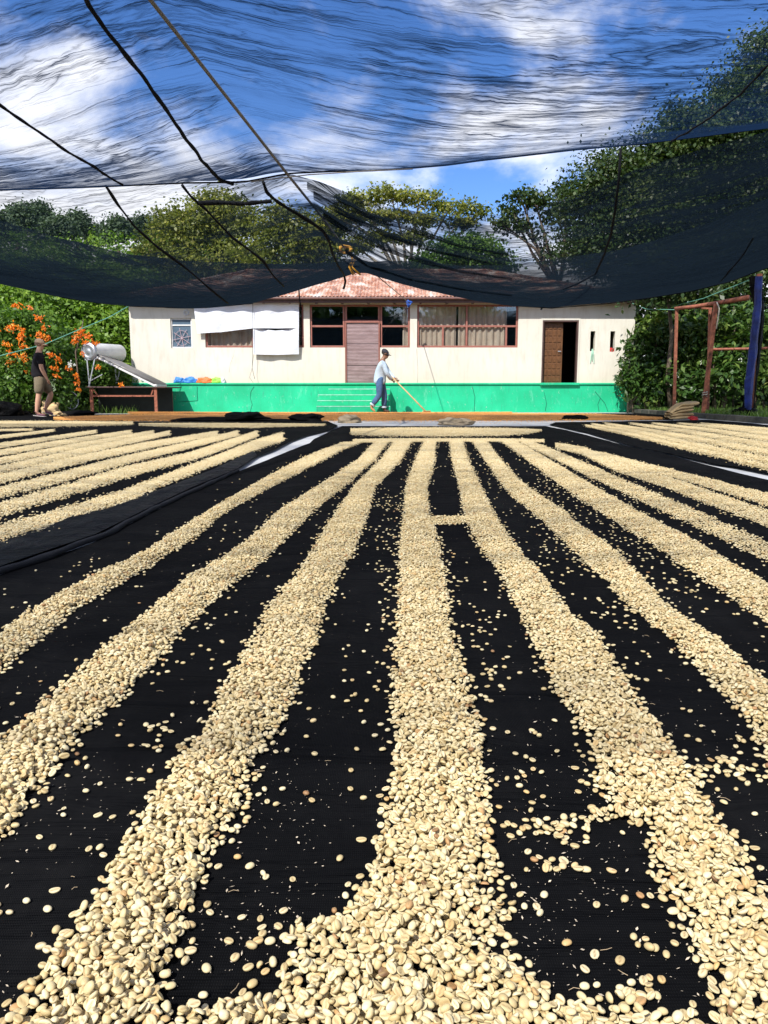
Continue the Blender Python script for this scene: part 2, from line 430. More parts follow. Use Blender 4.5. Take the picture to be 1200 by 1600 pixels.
def mat_net(name, k, fold, fold2, col=(.012, .020, .040)):
    """woven shade net: the share of light it stops grows with the amount of thread the ray passes (slant) and where cloth is gathered"""
    t = NT(name)
    uv0 = t.n('ShaderNodeUVMap', uv_map='UVMap').outputs[0]
    wm = t.n('ShaderNodeMapping'); wm.inputs['Scale'].default_value = (5.5, 2.5, 1); t.l(uv0, wm.inputs[0])
    wob = t.n('ShaderNodeTexNoise', noise_dimensions='2D'); wob.inputs['Scale'].default_value = 1.0; wob.inputs['Detail'].default_value = 4; t.l(wm.outputs[0], wob.inputs['Vector'])
    cmb = t.n('ShaderNodeCombineXYZ'); t.l(t.math('MULTIPLY', t.math('SUBTRACT', wob.outputs['Fac'], .5), .075), cmb.inputs[1])
    va = t.n('ShaderNodeVectorMath', operation='ADD'); t.l(uv0, va.inputs[0]); t.l(cmb.outputs[0], va.inputs[1]); uv = va.outputs[0]
    def nz(su, sv, detail, rough, dist=.3):
        m = t.n('ShaderNodeMapping'); m.inputs['Scale'].default_value = (su, sv, 1); t.l(uv, m.inputs[0])
        return t.noise(1.0, detail, rough, m.outputs[0], dist, '2D')
    a = nz(.42, 3.2, 4, .6, .45); b = nz(1.1, 9.5, 4, .62, .35); c = nz(.42, .8, 3, .55, .6)
    def ridge(x, p):
        r = t.math('SUBTRACT', 1.0, t.math('MULTIPLY', t.math('ABSOLUTE', t.math('SUBTRACT', x, .5)), 7.0), True)
        return t.math('POWER', r, p)
    ra = ridge(a, 5.0); rb = ridge(b, 3.5)
    gate = t.ramp(c, [(.38, .05), (.64, 1.0)])
    # gathered folds: only part of the cloth is gathered
    g1 = t.math('MULTIPLY', t.math('MULTIPLY', ra, fold), gate)
    g2 = t.math('MULTIPLY', t.math('MULTIPLY', rb, fold2), gate)
    kk = t.math('MULTIPLY', t.math('ADD', t.math('ADD', 1.0, g1), g2), k)
    at = t.n('ShaderNodeAttribute', attribute_name='gather')
    kk = t.math('MULTIPLY', kk, t.math('ADD', 1.0, at.outputs['Fac']))
    nrm = t.bump(t.math('ADD', ra, t.math('MULTIPLY', b, .6)), .35, .03)
    geo = t.n('ShaderNodeNewGeometry')
    dt = t.n('ShaderNodeVectorMath', operation='DOT_PRODUCT'); t.l(nrm, dt.inputs[0]); t.l(geo.outputs['Incoming'], dt.inputs[1])
    cs = t.math('MAXIMUM', t.math('ABSOLUTE', dt.outputs['Value']), .16)
    op = t.math('SUBTRACT', 1.0, t.math('POWER', 2.71828, t.math('MULTIPLY', t.math('DIVIDE', kk, cs), -1.0)), True)
    tr = t.n('ShaderNodeBsdfTransparent')
    df = t.n('ShaderNodeBsdfDiffuse'); df.inputs[0].default_value = (*col, 1)
    tl = t.n('ShaderNodeBsdfTranslucent'); tl.inputs[0].default_value = (*col, 1)
    m1 = t.n('ShaderNodeMixShader'); m1.inputs[0].default_value = .5; t.l(df.outputs[0], m1.inputs[1]); t.l(tl.outputs[0], m1.inputs[2])
    m2 = t.n('ShaderNodeMixShader'); t.l(op, m2.inputs[0]); t.l(tr.outputs[0], m2.inputs[1]); t.l(m1.outputs[0], m2.inputs[2])
    return t.done(m2.outputs[0])
M['net_near'] = mat_net('shade_net_near', .080, 8.0, 5.0, (.010, .025, .062))
M['net_far'] = mat_net('shade_net_far', .120, 4.5, 3.2, (.010, .017, .025))

def interp(pts, x):
    xs = [p[0] for p in pts]
    return float(np.interp(x, xs, [p[1] for p in pts]))
def fn(x, y, z=0.0, s=1.0):
    return mnoise.noise(Vector((x * s, y * s, z * s)))

# ================================================================== SETTING: ground
def ground_sheet():
    mb = MB()
    # patchy earth and grass base, reaching the horizon; hills rise on the left behind
    def f(u, v):
        x = -600 + 1200 * u; y = -300 + 1500 * v
        return (x, y, -0.06)
    mb.grid(f, 24, 24)
    o = mb.build('ground', M['soil'], kind='structure'); return o
M['soil'] = simple('earth_and_grass', (.06, .075, .028), .95, 0, .5, .8, .8, .03)
ground_sheet()

# concrete drying patio: its right-hand edge runs along the kerb
kerb_px = [(1330, 676), (1200, 662.5), (1130, 657), (1060, 651), (1000, 646), (960, 643)]
kerb_w = [G(*p) for p in kerb_px]
kerb_w = [Vector((kerb_w[0].x + 3.0, -4, 0)), Vector((kerb_w[0].x + 1.0, 5, 0))] + kerb_w
me = bpy.data.meshes.new('patio')
bm = bmesh.new()
ring = [(-16, -4), *[(k.x, k.y) for k in kerb_w], (7.3, 23.3), (-7.6, 23.3), (-8.2, 21.6), (-16, 19.6)]
vs = [bm.verts.new((x, y, 0)) for x, y in ring]; bm.faces.new(vs)
ex = bmesh.ops.extrude_face_region(bm, geom=bm.faces[:])
for v in [g for g in ex['geom'] if isinstance(g, bmesh.types.BMVert)]: v.co.z = -.2
bmesh.ops.recalc_face_normals(bm, faces=bm.faces[:]); bm.to_mesh(me); bm.free()
me.materials.append(M['concrete'])
tag(link(bpy.data.objects.new('patio', me)), kind='structure')

# black cloth sheets -------------------------------------------------
def along(pts, t):
    """point at share t of a world polyline"""
    L = [0.0]
    for a, b in zip(pts, pts[1:]): L.append(L[-1] + (b - a).length)
    d = t * L[-1]
    for i in range(len(pts) - 1):
        if d <= L[i + 1] or i == len(pts) - 2:
            q = (d - L[i]) / max(1e-9, L[i + 1] - L[i]); return pts[i].lerp(pts[i + 1], q)
def sheet(name, A, B, z, nu, nv, mat, amp=.003, edge=.0, label=None, cat=None, s=1.6, xgroup=None):
    """cloth ruled between the world polylines A and B, lying at height z with low wrinkles"""
    mb = MB()
    def f(u, v):
        p = along(A, v).lerp(along(B, v), u)
        w = abs(fn(p.x * 1.3, p.y, 3.3, s)) * amp * 2 + abs(fn(p.x, p.y * .5, 9.1, s * 4)) * amp
        return (p.x, p.y, z + w)
    mb.grid(f, nu, nv)
    o = mb.build(name, mat, smooth=True)
    return tag(o, label, cat, xgroup)

def Gs(*pts): return [G(*p) for p in pts]
L0 = G(0, 905); L1 = G(370, 740)
dirL = (L0 - L1).normalized()
main_left = [L0 + dirL * 2.4] + Gs((0, 905), (150, 851), (240, 803), (370, 740), (415, 722), (455, 705), (484, 694), (490, 688), (524, 671), (535, 666.8))
main_right = [Vector((3.4, -1.2, 0))] + Gs((1330, 778), (1200, 752.5), (1150, 741), (1115, 731.5), (1050, 714), (985, 700), (918, 681.5), (880, 672), (852, 666.8))
sheet('drying_sheet', main_left, main_right, .010, 60, 160, M['mesh_cloth'], .0022, label='large black woven ground sheet in the middle under the long bean rows', cat='ground sheet')
left_r = Gs((0, 899), (150, 846), (240, 799), (372, 738), (402, 717), (430, 706), (456, 692), (480, 683), (512, 675), (521, 672), (528, 667), (512, 659.8))
left_l = [Vector((-9.5, 1.0, 0)), Vector((-10.5, 5, 0)), Vector((-12, 12.5, 0)), Vector((-12, 14.2, 0))]
left_r = [left_r[0] + dirL * 2.4] + left_r
sheet('drying_sheet', left_l, left_r, .020, 70, 140, M['mesh_cloth'], .0025, label='black woven ground sheet on the left carrying the slanting bean rows', cat='ground sheet')
right_l = [Vector((3.62, -1.2, 0))] + Gs((1330, 765), (1200, 744), (1150, 733.5), (1115, 728.5), (1050, 713), (985, 699), (918, 678.5), (880, 670), (858, 665.2), (868, 661.2))
right_r = [Vector((7.2, -1.2, 0)), Vector((kerb_w[1].x - .35, 5, 0))] + [k + Vector((-.35, -.1, 0)) for k in kerb_w[2:5]] + Gs((1040, 658.5))
sheet('drying_sheet', right_l, right_r, .017, 60, 120, M['mesh_cloth'], .0025, label='black woven ground sheet on the right, covered by the closely set bean bed', cat='ground sheet')
back_a = Gs((1052, 656.6), (940, 656.9), (700, 657.1), (560, 657.2), (300, 658), (150, 658.5), (-40, 659))
back_b = Gs((1052, 646.5), (985, 646), (700, 645.8), (560, 645.8), (300, 646.6), (100, 648), (-40, 649))
sheet('drying_sheet', back_a, back_b, .006, 8, 70, M['mesh_cloth'], .002, label='narrow black cloth beside the green wall under the orange beans', cat='ground sheet')
# thin film of black plastic rumpled along the border of the left sheet
pa = [L0 + dirL * 1.2] + Gs((0, 899), (150, 846), (240, 799), (300, 769), (372, 738), (402, 717))
pb = Gs((-330, 925), (0, 853), (60, 838), (120, 812), (170, 803), (215, 785), (262, 768), (330, 741), (395, 709))
mb = MB()
def f(u, v):
    p = along(pa, v).lerp(along(pb, v), u)
    h = abs(fn(p.x, p.y, 1.7, 3.2)) * .010 + abs(fn(p.x * 1.5, p.y * .6, 5.7, 9)) * .009
    return (p.x, p.y, .0265 + h * min(1, u * 5, (1 - u) * 5))
mb.grid(f, 34, 150)
tag(mb.build('plastic_film', M['plastic'], smooth=True), 'dark rumpled plastic film along the near edge of the left bean bed', 'plastic film')
# rolled hem where the left sheet laps over the middle one
hem = [L0 + dirL * 1.2] + Gs((0, 903), (80, 878), (150, 850), (190, 830), (240, 802), (300, 774), (340, 755), (372, 740))
hp = []
for i in range(90):
    p = along(hem, i / 89); hp.append((p.x + .012 * fn(p.x, p.y, 0, 5), p.y, .020 + .006 * fn(p.x, p.y, 2, 4)))
tag(MB().tube(hp, [.009 + .007 * abs(fn(p[0], p[1], 4, 6)) for p in hp], 7).build('rolled_hem', M['black_rope'], smooth=True), 'black rolled cloth hem running diagonally between the left and middle sheets', 'cloth hem')

# kerb and soil bank on the right -----------------------------------
mb = MB()
for i in range(len(kerb_w) - 1):
    a, b = kerb_w[i], kerb_w[i + 1]
    n = max(1, int((b - a).length / .8))
    for k in range(n):
        p = a.lerp(b, k / n); q = a.lerp(b, (k + 1) / n - .012)
        o = MB().bar((p.x + .09, p.y, .035), (q.x + .09, q.y, .035 + .01 * rnd.random()), .18, .15)
        o.build('kerb', M['kerb'], kind='structure', bevel=.015) if True else None

# ================================================================== BUILDING
WY = 23.0
def W(px, py, Y=WY): return P(px, py, Y)
def wx(px, py=560): return W(px, py).x
def wz(py): return W(600, py).z
bld = empty('drying_station_building', (0, WY, 0))
tag(bld, 'long single-storey cream building with green plinth and rusty hipped roof', 'building')
Z_G = wz(600.0); Z_T = wz(464)
X0, X1 = W(204, 540).x, W(990.5, 540).x
def lx(px): return W(px, 540).x
def brel(mb, name, mat, parent=bld, **k):
    """build with vertices moved into the building's frame"""
    loc = Vector((0, WY, 0)); mb.v = [tuple(Vector(v) - loc) for v in mb.v]
    return mb.build(name, mat, parent, **k)
openings = [  # px left, right, py top, bottom
    (267.5, 300.5, 497, 544), (321, 475, 475.5, 543), (484.5, 640.5, 475.5, 543), (539, 594, 475.5, 603), (651.5, 809, 475.5, 543),
    (847, 903, 500.5, 605), (922, 929.5, 517.5, 548.5), (953, 960.5, 517.5, 549.5)]
rects = [(lx(a), lx(b), wz(d), wz(c)) for a, b, c, d in openings]
rects[3] = (rects[3][0], rects[3][1], Z_G, rects[3][3]); rects[5] = (rects[5][0], rects[5][1], Z_G, rects[5][3])
def wall_holes(x0, x1, z0, z1, y0, y1, rects):
    xs = sorted({x0, x1, *[r[0] for r in rects], *[r[1] for r in rects]}); zs = sorted({z0, z1, *[r[2] for r in rects], *[r[3] for r in rects]})
    xs = [x for x in xs if x0 <= x <= x1]; zs = [z for z in zs if z0 <= z <= z1]
    def solid(i, j):
        if i < 0 or j < 0 or i >= len(xs) - 1 or j >= len(zs) - 1: return False
        cx, cz = (xs[i] + xs[i + 1]) / 2, (zs[j] + zs[j + 1]) / 2
        return not any(a < cx < b and c < cz < d for a, b, c, d in rects)
    m = MB()
    for i in range(len(xs) - 1):
        for j in range(len(zs) - 1):
            if not solid(i, j): continue
            a, b, c, d = xs[i], xs[i + 1], zs[j], zs[j + 1]
            m.quad((a, y0, c), (b, y0, c), (b, y0, d), (a, y0, d)); m.quad((b, y1, c), (a, y1, c), (a, y1, d), (b, y1, d))
            if not solid(i - 1, j): m.quad((a, y1, c), (a, y0, c), (a, y0, d), (a, y1, d))
            if not solid(i + 1, j): m.quad((b, y0, c), (b, y1, c), (b, y1, d), (b, y0, d))
            if not solid(i, j - 1): m.quad((a, y0, c), (a, y1, c), (b, y1, c), (b, y0, c))
            if not solid(i, j + 1): m.quad((a, y0, d), (b, y0, d), (b, y1, d), (a, y1, d))
    return m
DEPTH = 6.6
brel(wall_holes(X0, X1, Z_G, Z_T, WY, WY + .18, rects), 'front_wall', M['wall'])
m = MB(); m.box(X0, X0 + .18, WY + .183, WY + DEPTH, 0, Z_T); brel(m, 'side_wall', M['wall'])
m = MB(); m.box(X1 - .18, X1, WY + .183, WY + DEPTH, 0, Z_T); brel(m, 'side_wall', M['wall'])
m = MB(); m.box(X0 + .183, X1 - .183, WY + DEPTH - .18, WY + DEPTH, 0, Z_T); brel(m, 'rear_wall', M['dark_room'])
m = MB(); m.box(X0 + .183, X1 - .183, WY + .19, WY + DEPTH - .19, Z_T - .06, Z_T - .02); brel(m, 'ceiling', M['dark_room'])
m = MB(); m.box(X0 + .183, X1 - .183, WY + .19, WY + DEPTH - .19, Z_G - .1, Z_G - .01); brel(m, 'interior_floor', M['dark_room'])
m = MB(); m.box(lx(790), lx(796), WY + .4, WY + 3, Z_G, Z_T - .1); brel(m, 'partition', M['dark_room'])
# plinth with a low ledge
GX1 = lx(984.5)
m = MB(); m.box(X0 + .01, GX1, WY - .05, WY + .16, 0, Z_G - .02); m.box(X0 - .0, GX1 + .02, WY - .09, WY + .17, Z_G - .02, Z_G + .03)
brel(m, 'plinth', M['green'], bevel=.01)
# a thick paint lip at the sill line, worn and pale
m = MB(); m.box(lx(205), lx(984), WY - .094, WY - .091, Z_G + .012, Z_G + .024)
# steps
sx0, sx1 = lx(498), lx(610)
tops = [607.5, 616.5, 625.5, 634.5]
for k, py in enumerate(tops):
    y0 = WY - .10 - .28 * (k + 1)
    zt = P(560, py, y0).z; zl = P(560, tops[k + 1], y0 - .28).z if k < 3 else 0.0
    m = MB(); xa = sx0 + (.28 if k == 0 else 0.0)
    m.box(xa, sx1, y0, WY - .095, max(0, zl - .004), zt)
    st_ = brel(m, 'step', M['green'], bevel=.018)
    m = MB(); m.box(xa + .02, sx1 - .02, y0 - .006, y0 + .05, zt - .022, zt + .004); brel(m, 'nosing', M['green_worn'], st_ and bld, bevel=.004)
# cracks in the render and plinth: thin recess lines modelled as dark slivers
def crack(pts, w=.012, y=WY - .056):
    m = MB(); q = [P(a, b, y) for a, b in pts]
    m.tube(q, [w * (.35 + .4 * rnd.random()) for _ in q], 4); return m
M['crack'] = simple('crack_shadow', (.12, .11, .09), .95)
M['crack_green'] = simple('green_crack', (.008, .12, .075), .95)
brel(crack([(366, 547), (365, 556), (360, 568), (358, 582)], .006, WY), 'crack', M['crack'])
brel(crack([(397, 553), (395, 565), (394, 575), (390, 590), (397, 600)], .008, WY), 'crack', M['crack'])
brel(crack([(651, 545), (652, 560), (653, 580), (652, 600)], .006, WY), 'crack', M['crack'])
for pts in ([(308, 604), (308, 615), (309, 626)], [(309, 626), (295, 627), (280, 628)], [(397, 604), (392, 612), (391, 622), (394, 632), (391, 643)],
            [(738, 604), (742, 620), (741, 643)], [(930, 612), (938, 622), (945, 630), (950, 643)], [(938, 622), (934, 632), (936, 643)], [(960, 610), (966, 622), (962, 634)], [(850, 612), (854, 630), (852, 642)]):
    brel(crack(pts, .011), 'crack', M['crack_green'])

# ---- windows
def frame_rect(m, a, b, c, d, w=.055, y=WY + .045, dpt=.06):
    m.box(a, b, y, y + dpt, c, c + w); m.box(a, b, y, y + dpt, d - w, d)
    m.box(a, a + w, y, y + dpt, c + w, d - w); m.box(b - w, b, y, y + dpt, c + w, d - w)
def window(r, vbars, hbar=None, partial=(), w=.055, frame_mat='frame_red', pane_mat='glass', y=WY + .045):
    a, b, c, d = r; g = .004
    a += g; b -= g; c += g; d -= g
    m = MB(); frame_rect(m, a, b, c, d, w, y)
    xs = [a + w] + [x for x in vbars] + [b - w]
    for x in vbars: m.box(x - w / 2, x + w / 2, y + .002, y + .056, c + w + .001, d - w - .001)
    cols = []
    for i in range(len(xs) - 1):
        l = xs[i] + (w / 2 if i else 0); r_ = xs[i + 1] - (w / 2 if i < len(xs) - 2 else 0); cols.append((l, r_))
    panes = []
    for l, r_ in cols:
        if hbar is not None:
            m.box(l + .001, r_ - .001, y + .003, y + .055, hbar - w / 2, hbar + w / 2)
            panes += [(l, r_, c + w, hbar - w / 2), (l, r_, hbar + w / 2, d - w)]
        else: panes.append((l, r_, c + w, d - w))
    fin = []
    for pn in panes:
        cut = [x for x in partial if pn[0] < x < pn[1] and hbar is not None and pn[3] < hbar]
        if cut:
            x = cut[0]; m.box(x - w / 2, x + w / 2, y + .003, y + .055, pn[2] + .001, pn[3] - .001)
            fin += [(pn[0], x - w / 2, pn[2], pn[3]), (x + w / 2, pn[1], pn[2], pn[3])]
        else: fin.append(pn)
    win = brel(m, 'window', M[frame_mat], bevel=.006)
    for l, r_, lo, hi in fin:
        q = MB(); q.box(l - .004, r_ + .004, y + .025, y + .031, lo - .004, hi + .004); brel(q, 'pane', M[pane_mat], win)
    return win
HB = wz(509.5)
w_small = window(rects[0], [], wz(508), frame_mat='galv_white', pane_mat='pane_blue', w=.035)
# star grille of the small window
cx, cz = (rects[0][0] + rects[0][1]) / 2, wz(528)
m = MB()
for k in range(4):
    t = math.pi * k / 4 + .2; L = .27
    m.bar((cx - L * math.cos(t), WY + .035, cz - L * 1.05 * math.sin(t)), (cx + L * math.cos(t), WY + .035 + .001 * k, cz + L * 1.05 * math.sin(t)), .013)
ringp = [(cx + .2 * math.cos(i * math.pi / 6), WY + .032, cz + .22 * math.sin(i * math.pi / 6)) for i in range(13)]
m.tube(ringp, .007, 5)
brel(m, 'window_grille', simple('pale_mauve_iron', (.45, .33, .36), .6), w_small)
w_left = window(rects[1], [lx(395)], None)
w_mid = window((rects[2][0], lx(539) , rects[2][2], rects[2][3]), [], HB)
w_mid2 = window((lx(594), rects[2][1], rects[2][2], rects[2][3]), [], HB)
w_door = window((lx(539.2), lx(593.8), wz(503), rects[2][3]), [], None)
w_right = window(rects[4], [lx(729)], HB, [lx(692), lx(791)])
# curtains behind the panes
def curtain(a, b, py0, py1, y=WY + .135):
    m = MB(); z1, z0 = wz(py0), wz(py1)
    x0, x1 = lx(a), lx(b); n = int((x1 - x0) / .035) + 2; ph = rnd.random() * 9
    def f(u, v):
        x = x0 + (x1 - x0) * u
        return (x, y + .028 * math.sin(x * 38 + ph + .9 * math.sin(x * 5)) + .01 * fn(x, v, 0, 8), z0 + (z1 - z0) * v)
    m.grid(f, n * 2, 3); return brel(m, 'curtain', M['curtain'], smooth=True)
curtain(322, 393, 474, 552); curtain(640.2 - 11, 639.5, 474, 552); curtain(652, 713, 474, 552); curtain(716, 792, 474, 552)
# the tall door of three mauve sheets
dz = [503.5, 537, 571, 603.5]
d = MB(); d.box(lx(539.5), lx(541.5), WY - .02, WY + .07, Z_G + .01, wz(503.2)); d.box(lx(591.5), lx(593.5), WY - .02, WY + .07, Z_G + .01, wz(503.2)); d.box(lx(539.5), lx(593.5), WY - .022, WY + .06, wz(504.4), wz(502.6))
door = brel(d, 'door', M['frame_red'], bevel=.005)
for a, b in zip(dz, dz[1:]):
    q = MB(); x0, x1, z1, z0 = lx(541.6), lx(591.4), wz(a + .7), wz(b - .3)
    if b > 603: z0 = Z_G + .012
    q.grid(lambda u, v: (x0 + (x1 - x0) * u, WY + .015 + .0012 * math.sin((z0 + (z1 - z0) * v) * 60) + .008 * fn(u * 3, v * 2, a, 1), z0 + (z1 - z0) * v), 10, 60)
    brel(q, 'door_panel', M['door_sheet'], door)
# doorway on the right with the wooden leaf standing open
fr = MB(); a, b, c, dd = rects[5]
fr.box(a - .0, a + .04, WY - .012, WY + .12, c, dd); fr.box(b - .04, b, WY - .012, WY + .12, c, dd); fr.box(a + .04, b - .04, WY - .011, WY + .12, dd - .04, dd)
door2 = brel(fr, 'door', M['frame_brown'])
lf = MB(); ax, bx_ = lx(849), lx(880.5); y = WY + .14
lf.box(ax, bx_, y, y + .04, c + .01, dd - .045)
leaf = brel(lf, 'door_leaf', M['wood'], door2)
nx, nz_ = 4, 9
for i in range(nx):
    for j in range(nz_):
        pw, ph = (bx_ - ax - .06) / nx, (dd - c - .12) / nz_
        q = MB(); xx = ax + .03 + i * pw; zz = c + .05 + j * ph
        q.box(xx + .018, xx + pw - .018, y - .014, y - .001, zz + .02, zz + ph - .02); brel(q, 'raised_panel', M['wood'], leaf, bevel=.005)
q = MB(); q.tube([(bx_ - .05, y - .002, c + .95), (bx_ - .05, y - .05, c + .95), (bx_ - .14, y - .05, c + .95)], .011, 6); brel(q, 'handle', M['galv'], leaf)
# threshold lip under that door
q = MB(); q.box(a - .05, b + .05, WY - .14, WY - .0905, Z_G - .03, Z_G + .035); brel(q, 'threshold', M['green'], bevel=.008)
# pale surround around the door opening
m = MB(); m.box(a - .045, a - .002, WY - .018, WY - .001, c, dd + .05); m.box(b + .002, b + .045, WY - .018, WY - .001, c, dd + .05); m.box(a - .002, b + .002, WY - .018, WY - .001, dd + .004, dd + .05)
brel(m, 'door_surround', M['wall'], door2)

# ---- roof
EY = WY - .34
ez = P(600, 463.5, EY).z
ex0, ex1 = P(188, 464, EY).x, P(1004, 464, EY).x
RY = WY + DEPTH / 2
rz = P(600, 424, RY).z
rx0, rx1 = ex0 + 3.0, ex1 - 3.9
slope = (rz - ez) / (RY - EY)
def roof_sheet(a, b, proud):
    m = MB(); pitch = .105
    n = max(4, int((b - a) / pitch * 6))
    def f(u, v):
        x = a + (b - a) * u
        t = 1.0
        if x < rx0: t = (x - ex0) / (rx0 - ex0)
        if x > rx1: t = (ex1 - x) / (ex1 - rx1)
        t = max(0.0, min(1.0, t)); y = EY + (RY - EY) * t * v
        return (x, y, ez + slope * (y - EY) + .012 * math.sin(2 * math.pi * x / pitch) + proud)
    m.grid(f, n, 5); return m
x = ex0; k = 0
while x < ex1 - .05:
    x2 = min(ex1, x + .82)
    brel(roof_sheet(x, min(ex1, x2 + .03), .004 * (k % 2) + .002 * rnd.random()), 'roof_sheet', M['roof'], smooth=False); x = x2; k += 1
m = MB(); by = 2 * RY - EY
m.quad((ex1, by, ez), (ex0, by, ez), (rx0, RY, rz), (rx1, RY, rz))
brel(m, 'rear_roof_slope', M['roof'])
m = MB(); m.v = [(ex0, EY, ez), (rx0, RY, rz), (ex0, by, ez)]; m.f = [(0, 2, 1)]; brel(m, 'hip_end', M['roof'])
m = MB(); m.v = [(ex1, EY, ez), (rx1, RY, rz), (ex1, by, ez)]; m.f = [(0, 1, 2)]; brel(m, 'hip_end', M['roof'])
m = MB(); m.tube([(rx0, RY, rz + .01), (rx1, RY, rz + .01)], .07, 8); m.tube([(ex0, EY, ez + .02), (rx0, RY, rz + .01)], .05, 8); m.tube([(ex1, EY, ez + .02), (rx1, RY, rz + .01)], .05, 8)
brel(m, 'ridge_cap', M['roof'], smooth=True)
m = MB(); m.box(ex0, ex1, EY + .012, EY + .04, ez - .17, ez - .02); brel(m, 'fascia', M['frame_brown'], bevel=.005)
m = MB(); m.box(ex0 - .01, ex1 + .01, EY - .09, EY + .010, ez - .08, ez - .022); brel(m, 'gutter', simple('gutter_paint', (.16, .075, .06), .5, 0, .4, 8), bevel=.02)
m = MB(); m.box(ex0 + .02, ex1 - .02, EY + .042, WY - .003, ez - .12, ez - .10); brel(m, 'soffit', M['frame_brown'])
for k in range(20):
    xx = ex0 + .3 + k * (ex1 - ex0 - .6) / 19
    m = MB(); m.box(xx - .03, xx + .03, EY + .043, WY - .004, ez - .17, ez - .122); brel(m, 'rafter_end', M['frame_brown'])

# ---- white sheets hung in front of the left window
def hung(px_poly_top, px_poly_bot, y, label, seed):
    m = MB()
    def f(u, v):
        a = interp(px_poly_top, u); b = interp(px_poly_bot, u)
        xa = interp([(p[0], p[2]) for p in px_poly_top], u); xb = interp([(p[0], p[2]) for p in px_poly_bot], u)
        px = xa + (xb - xa) * v; py = a + (b - a) * v
        q = P(px, py, y); w = .03 * fn(px * .05, py * .04 + seed, seed, 1) * (1 - .3 * v) + .018 * math.sin(px * .16 + seed + .05 * py)
        return (q.x, y + w, q.z)
    m.grid(f, 60, 30)
    return tag(m.build('hanging_sheet', M['white_sheet'], smooth=True), label, 'cloth sheet')
hung([(0, 473, 302), (1, 473, 467)], [(0, 521, 308), (.25, 519, 345), (.52, 513, 395), (1, 513, 467)], WY - .16, 'wide white sheet hung high across the left window', 1.3)
hung([(0, 513, 395), (.5, 516.5, 430), (1, 513, 467)], [(0, 553.5, 395.5), (.5, 554.5, 430), (1, 553.5, 467)], WY - .14, 'square white sheet pinned below the wide one beside the left window', 5.1)
# support string of the sheets
tag(MB().tube([P(395, 468, WY - .2), P(395, 500, WY - .2), P(395, 553, WY - .2), P(394, 575, WY - .19), P(398, 592, WY - .19)], .006, 5).build('hanging_string', M['black_rope']), 'thin dark string hanging down over the white sheets', 'string')
# wire coil on the wall, ribbon, red cloth
c = P(291, 488.5, WY - .02)
tag(MB().tube([(c.x + (.07 + .012 * math.sin(i)) * math.cos(i * .7), WY - .02 - .0005 * i, c.z + (.075 + .01 * math.cos(i * 1.3)) * math.sin(i * .7)) for i in range(28)], .006, 5).build('wire_coil', M['galv']), 'small coil of wire hanging on the wall above the small blue window', 'wire coil')
r = rects[6]
m = MB()
for dx in (-.03, .0, .035):
    m.tube([((r[0] + r[1]) / 2 + dx * .3, WY - .012, r[2] + .06), ((r[0] + r[1]) / 2 + dx, WY - .03, r[2] - .1), ((r[0] + r[1]) / 2 + dx * 1.6, WY - .02, r[2] - .28 - abs(dx) * 2)], .012, 5)
tag(m.build('ribbon', M['ribbon']), 'pale green ribbon dangling from the first wall slit', 'ribbon')
r = rects[7]
m = MB(); m.grid(lambda u, v: (r[0] + .01 + (r[1] - r[0] - .02) * u, WY + .02 - .03 * math.sin(math.pi * u), r[2] + .005 + (.10 + .02 * math.sin(u * 7)) * v), 6, 4)
tag(m.build('red_rag', M['red_cloth'], smooth=True), 'small red rag stuffed in the second wall slit', 'rag')
m = MB(); 

# ================================================================== COFFEE BEANS
def bean_mesh(name, L=.0112, Wd=.0086, H=.0056, seg=18, rings=10, bend=0.0, seam_w=.0009, seam_d=.0011, mat=None, flat=.5):
    vs, fs, sm = [], [], []
    for j in range(rings + 1):
        th = math.pi * j / rings
        for i in range(seg):
            ph = 2 * math.pi * i / seg
            # poles along x, so that the seam runs pole to pole
            x = -math.cos(th); rr = math.sin(th) ** .86; y = rr * math.cos(ph); z = rr * math.sin(ph)
            X = x * L / 2; Y = y * Wd / 2; Z = z * H * (.62 if z > 0 else .62 * flat)
            s = 0.0
            if z < 0:
                g = math.exp(-((Y + .0006 * math.sin(x * 2.4)) / seam_w) ** 2) * (1 - abs(x) ** 4)
                Z += seam_d * g; s = g
            Z += bend * (X / L) ** 2 * -H * 2
            vs.append((X, Y, Z)); sm.append(s)
    for j in range(rings):
        for i in range(seg):
            i2 = (i + 1) % seg
            fs.append((j * seg + i, (j + 1) * seg + i, (j + 1) * seg + i2, j * seg + i2))
    me = bpy.data.meshes.new(name); me.from_pydata(vs, [], fs)
    me.validate()
    bm = bmesh.new(); bm.from_mesh(me)
    lay = bm.verts.layers.float.new('seam')
    for v, s in zip(bm.verts, sm): v[lay] = s
    bmesh.ops.remove_doubles(bm, verts=bm.verts[:], dist=1e-5); bmesh.ops.recalc_face_normals(bm, faces=bm.faces[:])
    bm.to_mesh(me); bm.free()
    me.materials.append(mat); me.shade_smooth(); return me
B = M['bean']
near_meshes = [bean_mesh('bean_shape', mat=B), bean_mesh('bean_shape', .0120, .0082, .0052, mat=B, bend=.12, flat=.35),
               bean_mesh('bean_shape', .0104, .0084, .0060, mat=B, flat=.62, seam_w=.0010, seam_d=.0013), bean_mesh('bean_shape', .0112, .0072, .0062, mat=B, flat=.9, seam_d=.0005),
               bean_mesh('bean_shape', .0116, .0090, .0040, mat=B, bend=.22, flat=.15, seam_w=.0012, seam_d=.0007)]
far_meshes = [bean_mesh('bean_shape_low', .0113, .0086, .0056, 8, 5, mat=B), bean_mesh('bean_shape_low', .0106, .0080, .0060, 8, 5, mat=B)]

